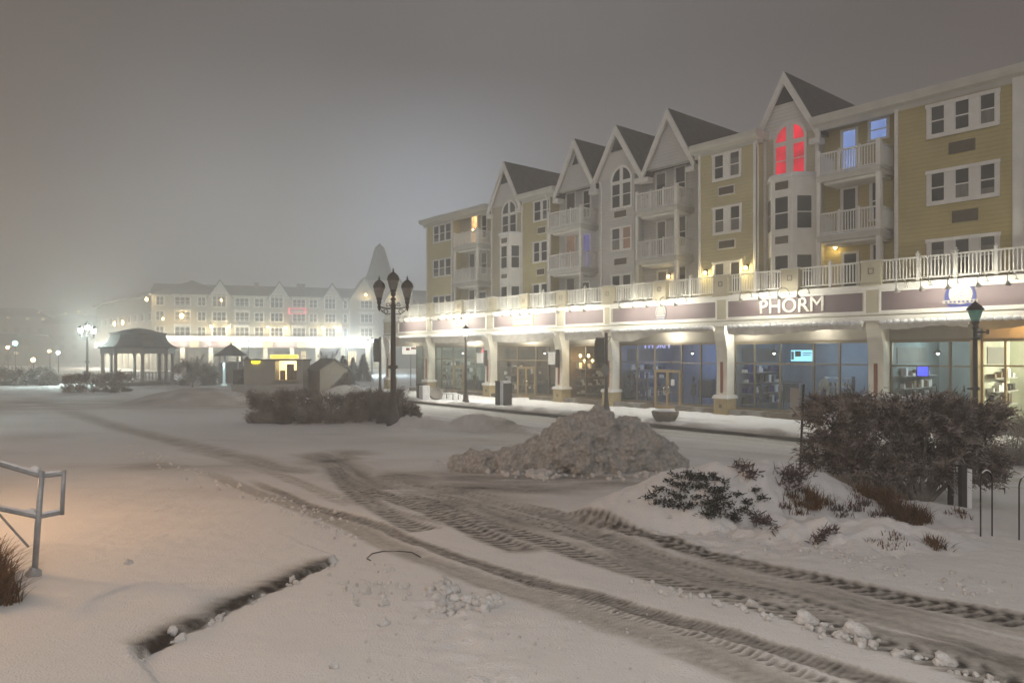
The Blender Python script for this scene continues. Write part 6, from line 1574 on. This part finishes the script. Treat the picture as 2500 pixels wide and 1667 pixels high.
for px, py, R in ((895, 1440, .05), (938, 1465, .05), (935, 1508, .05), (815, 1612, .04), (312, 1382, .05), (1050, 1435, .05)): lumpat(px, py, R)
ob = mb.build('snow_rubble', M['cleansnow'], None, True); tag(ob, 'loose white clods of snow strewn beside the wheel tracks', kind='stuff')
for px, py, R, lab in ((1968, 1527, .095, 'large snow lump on the near edge of the scraped lane, left of its twin'), (2085, 1558, .11, 'largest snow lump on the near edge of the scraped lane'), (2305, 1625, .075, 'flat snow lump low on the lane edge toward the right corner'), (1834, 1482, .06, 'small snow lump where the tread marks get coarse')):
    X, Y = gpt(px, py); v, f = LM[hash(lab) % 1 + random.randrange(5)]; q = MB(); q.add([(p[0] * R, p[1] * R, p[2] * R * .9) for p in v], f)
    o = q.build('snow_lump', M['cleansnow'], None, True); o.location = (X, Y, gz(X, Y) + R * .3); tag(o, lab, 'snow lump', 'snow lumps beside the scraped lane')
# thin cable lying in the snow
q = MB(); pts = []
for px, py in ((905, 1358), (895, 1352), (908, 1342), (935, 1337), (975, 1336), (1005, 1341), (1027, 1350)):
    X, Y = gpt(px, py); pts.append((X, Y, gz(X, Y) + .012))
q.tube(pts, .007, 6); o = q.build('cable', M['ironb'], None, True); tag(o, 'thin dark cable lying curved across the snow near the step', 'cable')
# ------------------------------------------------------------------ hand rail on the left
rX, rY = gpt(82, 1414); z0 = gz(rX, rY)
HR = thing('hand_rail', 'snow dusted metal hand rail with a square loop end at the left', 'hand rail', (rX, rY, z0))
kk = rY / F
def rl(px, py, dy=0.0):
    Y = rY + dy; p_ = at(px, py, Y); return (p_.x - rX, dy, p_.z - z0)
q = MB(); q.tube([(0, 0, -.1), rl(102, 1150)], .030, 10); q.build('post', M['galv'], HR, True)
q = MB(); q.tube([rl(-90, 1115, -.7), rl(0, 1133, -.25), rl(100, 1162), rl(154, 1156, .12), rl(157, 1150, .12)], .024, 8); q.build('top_bar', M['galv'], HR, True)
q = MB(); q.tube([rl(156, 1148, .12), rl(151, 1256, .12)], .022, 8); q.tube([rl(152, 1250, .12), rl(94, 1262), rl(0, 1242, -.25), rl(-90, 1222, -.7)], .022, 8); q.build('lower_bar', M['galv'], HR, True)
q = MB(); q.tube([rl(-60, 1185, -.3), rl(0, 1257, -.1), rl(70, 1335, 0)], .012, 6); q.build('brace', M['galv'], HR)
q = MB(); q.lathe([(.075, -.08), (.075, .05), (.045, .08), (.035, .10)], 10); q.build('foot', M['galv'], HR)
for a_, b_ in ((rl(0, 1131, -.25), rl(98, 1160)), (rl(104, 1160, .02), rl(150, 1155, .12)), (rl(0, 1240, -.25), rl(92, 1260)), (rl(98, 1259, .02), rl(148, 1249, .12))):
    a_ = Vector(a_) + Vector((0, 0, .022)); b_ = Vector(b_) + Vector((0, 0, .022)); n = 9
    MB().tube([a_.lerp(b_, k / n) for k in range(n + 1)], [.012 + .010 * random.random() for k in range(n + 1)], 7).build('snow_cap', M['snowroof'], HR, True)
q = MB(); q.ball((.02, 0, Vector(rl(101, 1150)).z + .02), .05, 6, .8); q.ball((-.02, -.02, Vector(rl(94, 1255)).z + .03), .05, 6, .9); q.build('snow_knob', M['snowroof'], HR, True)
# ------------------------------------------------------------------ sign post, bollard, bike rack on the right
Y = 17.2; p = at(1952, 1152, Y); th = thing('sign_post', 'thin leaning sign post with its sign seen edge on, left of the big bush', 'sign', (p.x, Y, gz(p.x, Y)))
zt = CAMZ + (HY - 938) / F * Y - gz(p.x, Y); q = MB(); q.tube([(0, 0, -.2), (.10, 0, zt)], .028, 8); q.build('post', M['ironb'], th)
q = MB(); q.plan([(-.015, -.03), (.005, -.025), (-.045, .42), (-.065, .41)], zt - .72, zt - .1); q.build('sign_face', M['kioskgrey'], th)
Y = 12.2; p = at(2350, 1238, Y); th = thing('bollard', 'black square bollard plastered with snow on one side left of the bike loops', 'bollard', (p.x, Y, gz(p.x, Y)))
h = CAMZ + (HY - 1140) / F * Y - gz(p.x, Y); q = MB(); q.box(-.045, .045, -.05, .05, -.15, h); q.box(-.06, .06, -.065, .065, h, h + .04); q.build('post', M['darkbox'], th); q = MB(); q.box(.05, .13, -.05, .05, -.1, h - .03); q.build('pale_side', M['snowroof'], th)
Y = 12.6; p = at(2322, 1205, Y); th = thing('stake', 'dark stake with a snow plastered flank under the right side of the big bush', 'stake', (p.x, Y, gz(p.x, Y)))
q = MB(); q.box(-.04, .02, -.04, .04, -.15, .8); q.build('post', M['darkbox'], th); q = MB(); q.box(.025, .12, -.05, .05, -.1, .82); q.build('pale_side', M['snowroof'], th)
def loop(px0, px1, py, top, Y, label):
    xa, xb = (px0 - CX) / F * Y, (px1 - CX) / F * Y; z0 = gz(xb, Y); h = CAMZ + (HY - top) / F * Y - z0; c_ = .5 * (xa + xb); R = .5 * (xb - xa)
    th = thing('bike_rack', label, 'bike rack', (c_, Y, z0), 0, 'bike loops on the right'); q = MB()
    q.tube([(-R, 0, -.1)] + [(-R * math.cos(PI * k / 12), .05 * (1 - math.cos(PI * k / 12)) * .5, h - R * 1.4 + R * 1.4 * math.sin(PI * k / 12)) for k in range(13)] + [(R, .05, -.1)], .010, 8); q.build('hoop', M['ironb'], th, True)
    q = MB(); q.tube([(-R * math.cos(PI * k / 12), .05 * (1 - math.cos(PI * k / 12)) * .5, h - R * 1.4 + R * 1.4 * math.sin(PI * k / 12) + .012) for k in range(3, 10)], .010, 6); q.build('snow_line', M['snowroof'], th, True)
loop(2394, 2428, 1285, 1150, 9.9, 'arched bike loop nearest the black bollard, full height in view'); loop(2488, 2530, 1290, 1160, 9.8, 'arched bike loop cut by the right edge of the frame')
# evergreen tips behind the bush at the right edge
bush('shrub', 'pale frosted shrub glowing in shop light at the right edge', 'shrub', (15.1, 21.6, 0.0), .8, .7, .7, .6, 50, 70, .14, .22, .02, M['bark'], trunk=5)
poke('dry_plant', 'low green tipped plant between bush and bike loops', 'plant', [(2448, 1150, .8), (2455, 1165, .6), (2440, 1145, .6)], 40, .07, .12, .03, M['leafdark'], .4)
# ------------------------------------------------------------------ air, sky, camera
hz_ = MB(); hz_.box(-430, 430, -170, 650, -3.0, 34); hm = bpy.data.materials.new('haze'); hm.use_nodes = True; nt = hm.node_tree; nt.nodes.clear()
o_ = nt.nodes.new('ShaderNodeOutputMaterial'); pv = nt.nodes.new('ShaderNodeVolumePrincipled'); pv.inputs['Color'].default_value = (.935, .928, .922, 1); pv.inputs['Density'].default_value = HAZE; pv.inputs['Anisotropy'].default_value = .35
pv.inputs['Density Attribute'].default_value = ''
nt.links.new(pv.outputs[0], o_.inputs['Volume'])
ho = hz_.build('haze', hm); ho['kind'] = 'stuff'; ho['label'] = 'snow laden night air'
w = bpy.data.worlds.new('World'); SC.world = w; w.use_nodes = True; nt = w.node_tree; bg = nt.nodes['Background']
tc = nt.nodes.new('ShaderNodeTexCoord'); sp = nt.nodes.new('ShaderNodeSeparateXYZ'); nt.links.new(tc.outputs['Generated'], sp.inputs[0])
def ramp(src, stops):
    r = nt.nodes.new('ShaderNodeValToRGB'); cr = r.color_ramp; cr.interpolation = 'EASE'
    while len(cr.elements) < len(stops): cr.elements.new(.5)
    for e, (p_, c_) in zip(cr.elements, stops): e.position = p_; e.color = (*c_, 1)
    nt.links.new(src, r.inputs['Fac']); return r.outputs['Color']
def srgb(r, g, b): return tuple(((c / 255 + .055) / 1.055) ** 2.4 if c > 10 else c / 255 / 12.92 for c in (r, g, b))
# azimuth from left (x=-1) to right (x=1); elevation from z
mx = nt.nodes.new('ShaderNodeMapRange'); mx.inputs['From Min'].default_value = -.62; mx.inputs['From Max'].default_value = .62; nt.links.new(sp.outputs['X'], mx.inputs['Value'])
low = ramp(mx.outputs[0], [(0, srgb(72, 65, 62)), (.24, srgb(148, 150, 153)), (.42, srgb(184, 193, 206)), (.60, srgb(142, 140, 141)), (1, srgb(108, 100, 96))])
high = ramp(mx.outputs[0], [(0, srgb(70, 64, 61)), (.3, srgb(84, 81, 81)), (.5, srgb(90, 88, 89)), (1, srgb(76, 69, 66))])
mz = nt.nodes.new('ShaderNodeMapRange'); mz.inputs['From Min'].default_value = .02; mz.inputs['From Max'].default_value = .42; mz.interpolation_type = 'SMOOTHSTEP'; nt.links.new(sp.outputs['Z'], mz.inputs['Value'])
no = nt.nodes.new('ShaderNodeTexNoise'); no.inputs['Scale'].default_value = 1.6; no.inputs['Detail'].default_value = 3; nt.links.new(tc.outputs['Generated'], no.inputs['Vector'])
na = nt.nodes.new('ShaderNodeMapRange'); na.inputs['To Min'].default_value = -.12; na.inputs['To Max'].default_value = .12; nt.links.new(no.outputs['Fac'], na.inputs['Value'])
ad = nt.nodes.new('ShaderNodeMath'); ad.use_clamp = True; nt.links.new(mz.outputs[0], ad.inputs[0]); nt.links.new(na.outputs[0], ad.inputs[1])
mi_ = nt.nodes.new('ShaderNodeMix'); mi_.data_type = 'RGBA'; nt.links.new(ad.outputs[0], mi_.inputs[0]); nt.links.new(low, mi_.inputs[6]); nt.links.new(high, mi_.inputs[7])
nt.links.new(mi_.outputs[2], bg.inputs['Color'])
yb = nt.nodes.new('ShaderNodeMapRange'); yb.inputs['From Min'].default_value = .25; yb.inputs['From Max'].default_value = -.5; yb.inputs['To Min'].default_value = SKY; yb.inputs['To Max'].default_value = SKY * 2.6; yb.interpolation_type = 'SMOOTHSTEP'
nt.links.new(sp.outputs['Y'], yb.inputs['Value']); nt.links.new(yb.outputs[0], bg.inputs['Strength'])   # brightness added to the sky behind the viewpoint to light facade and snow
cam = bpy.data.cameras.new('camera'); co = bpy.data.objects.new('camera', cam); COL.objects.link(co); SC.camera = co
co.location = (0, 0, CAMZ); co.rotation_euler = (PI / 2, 0, 0)
cam.sensor_width = 36; cam.lens = F / 2500 * 36; cam.shift_y = 28.5 / 2500; cam.clip_end = 2000; cam.clip_start = .05
SC.view_settings.view_transform = 'Standard'; SC.view_settings.look = 'None'; SC.view_settings.exposure = EXPO; SC.view_settings.gamma = 1
c = SC.cycles
c.use_denoising = True
try: c.denoiser = 'OPENIMAGEDENOISE'
except Exception: pass
c.max_bounces = 6; c.diffuse_bounces = 3; c.glossy_bounces = 2; c.transmission_bounces = 2; c.transparent_max_bounces = 8; c.volume_bounces = 1
c.sample_clamp_indirect = 3; c.use_light_tree = True; c.caustics_reflective = False; c.caustics_refractive = False
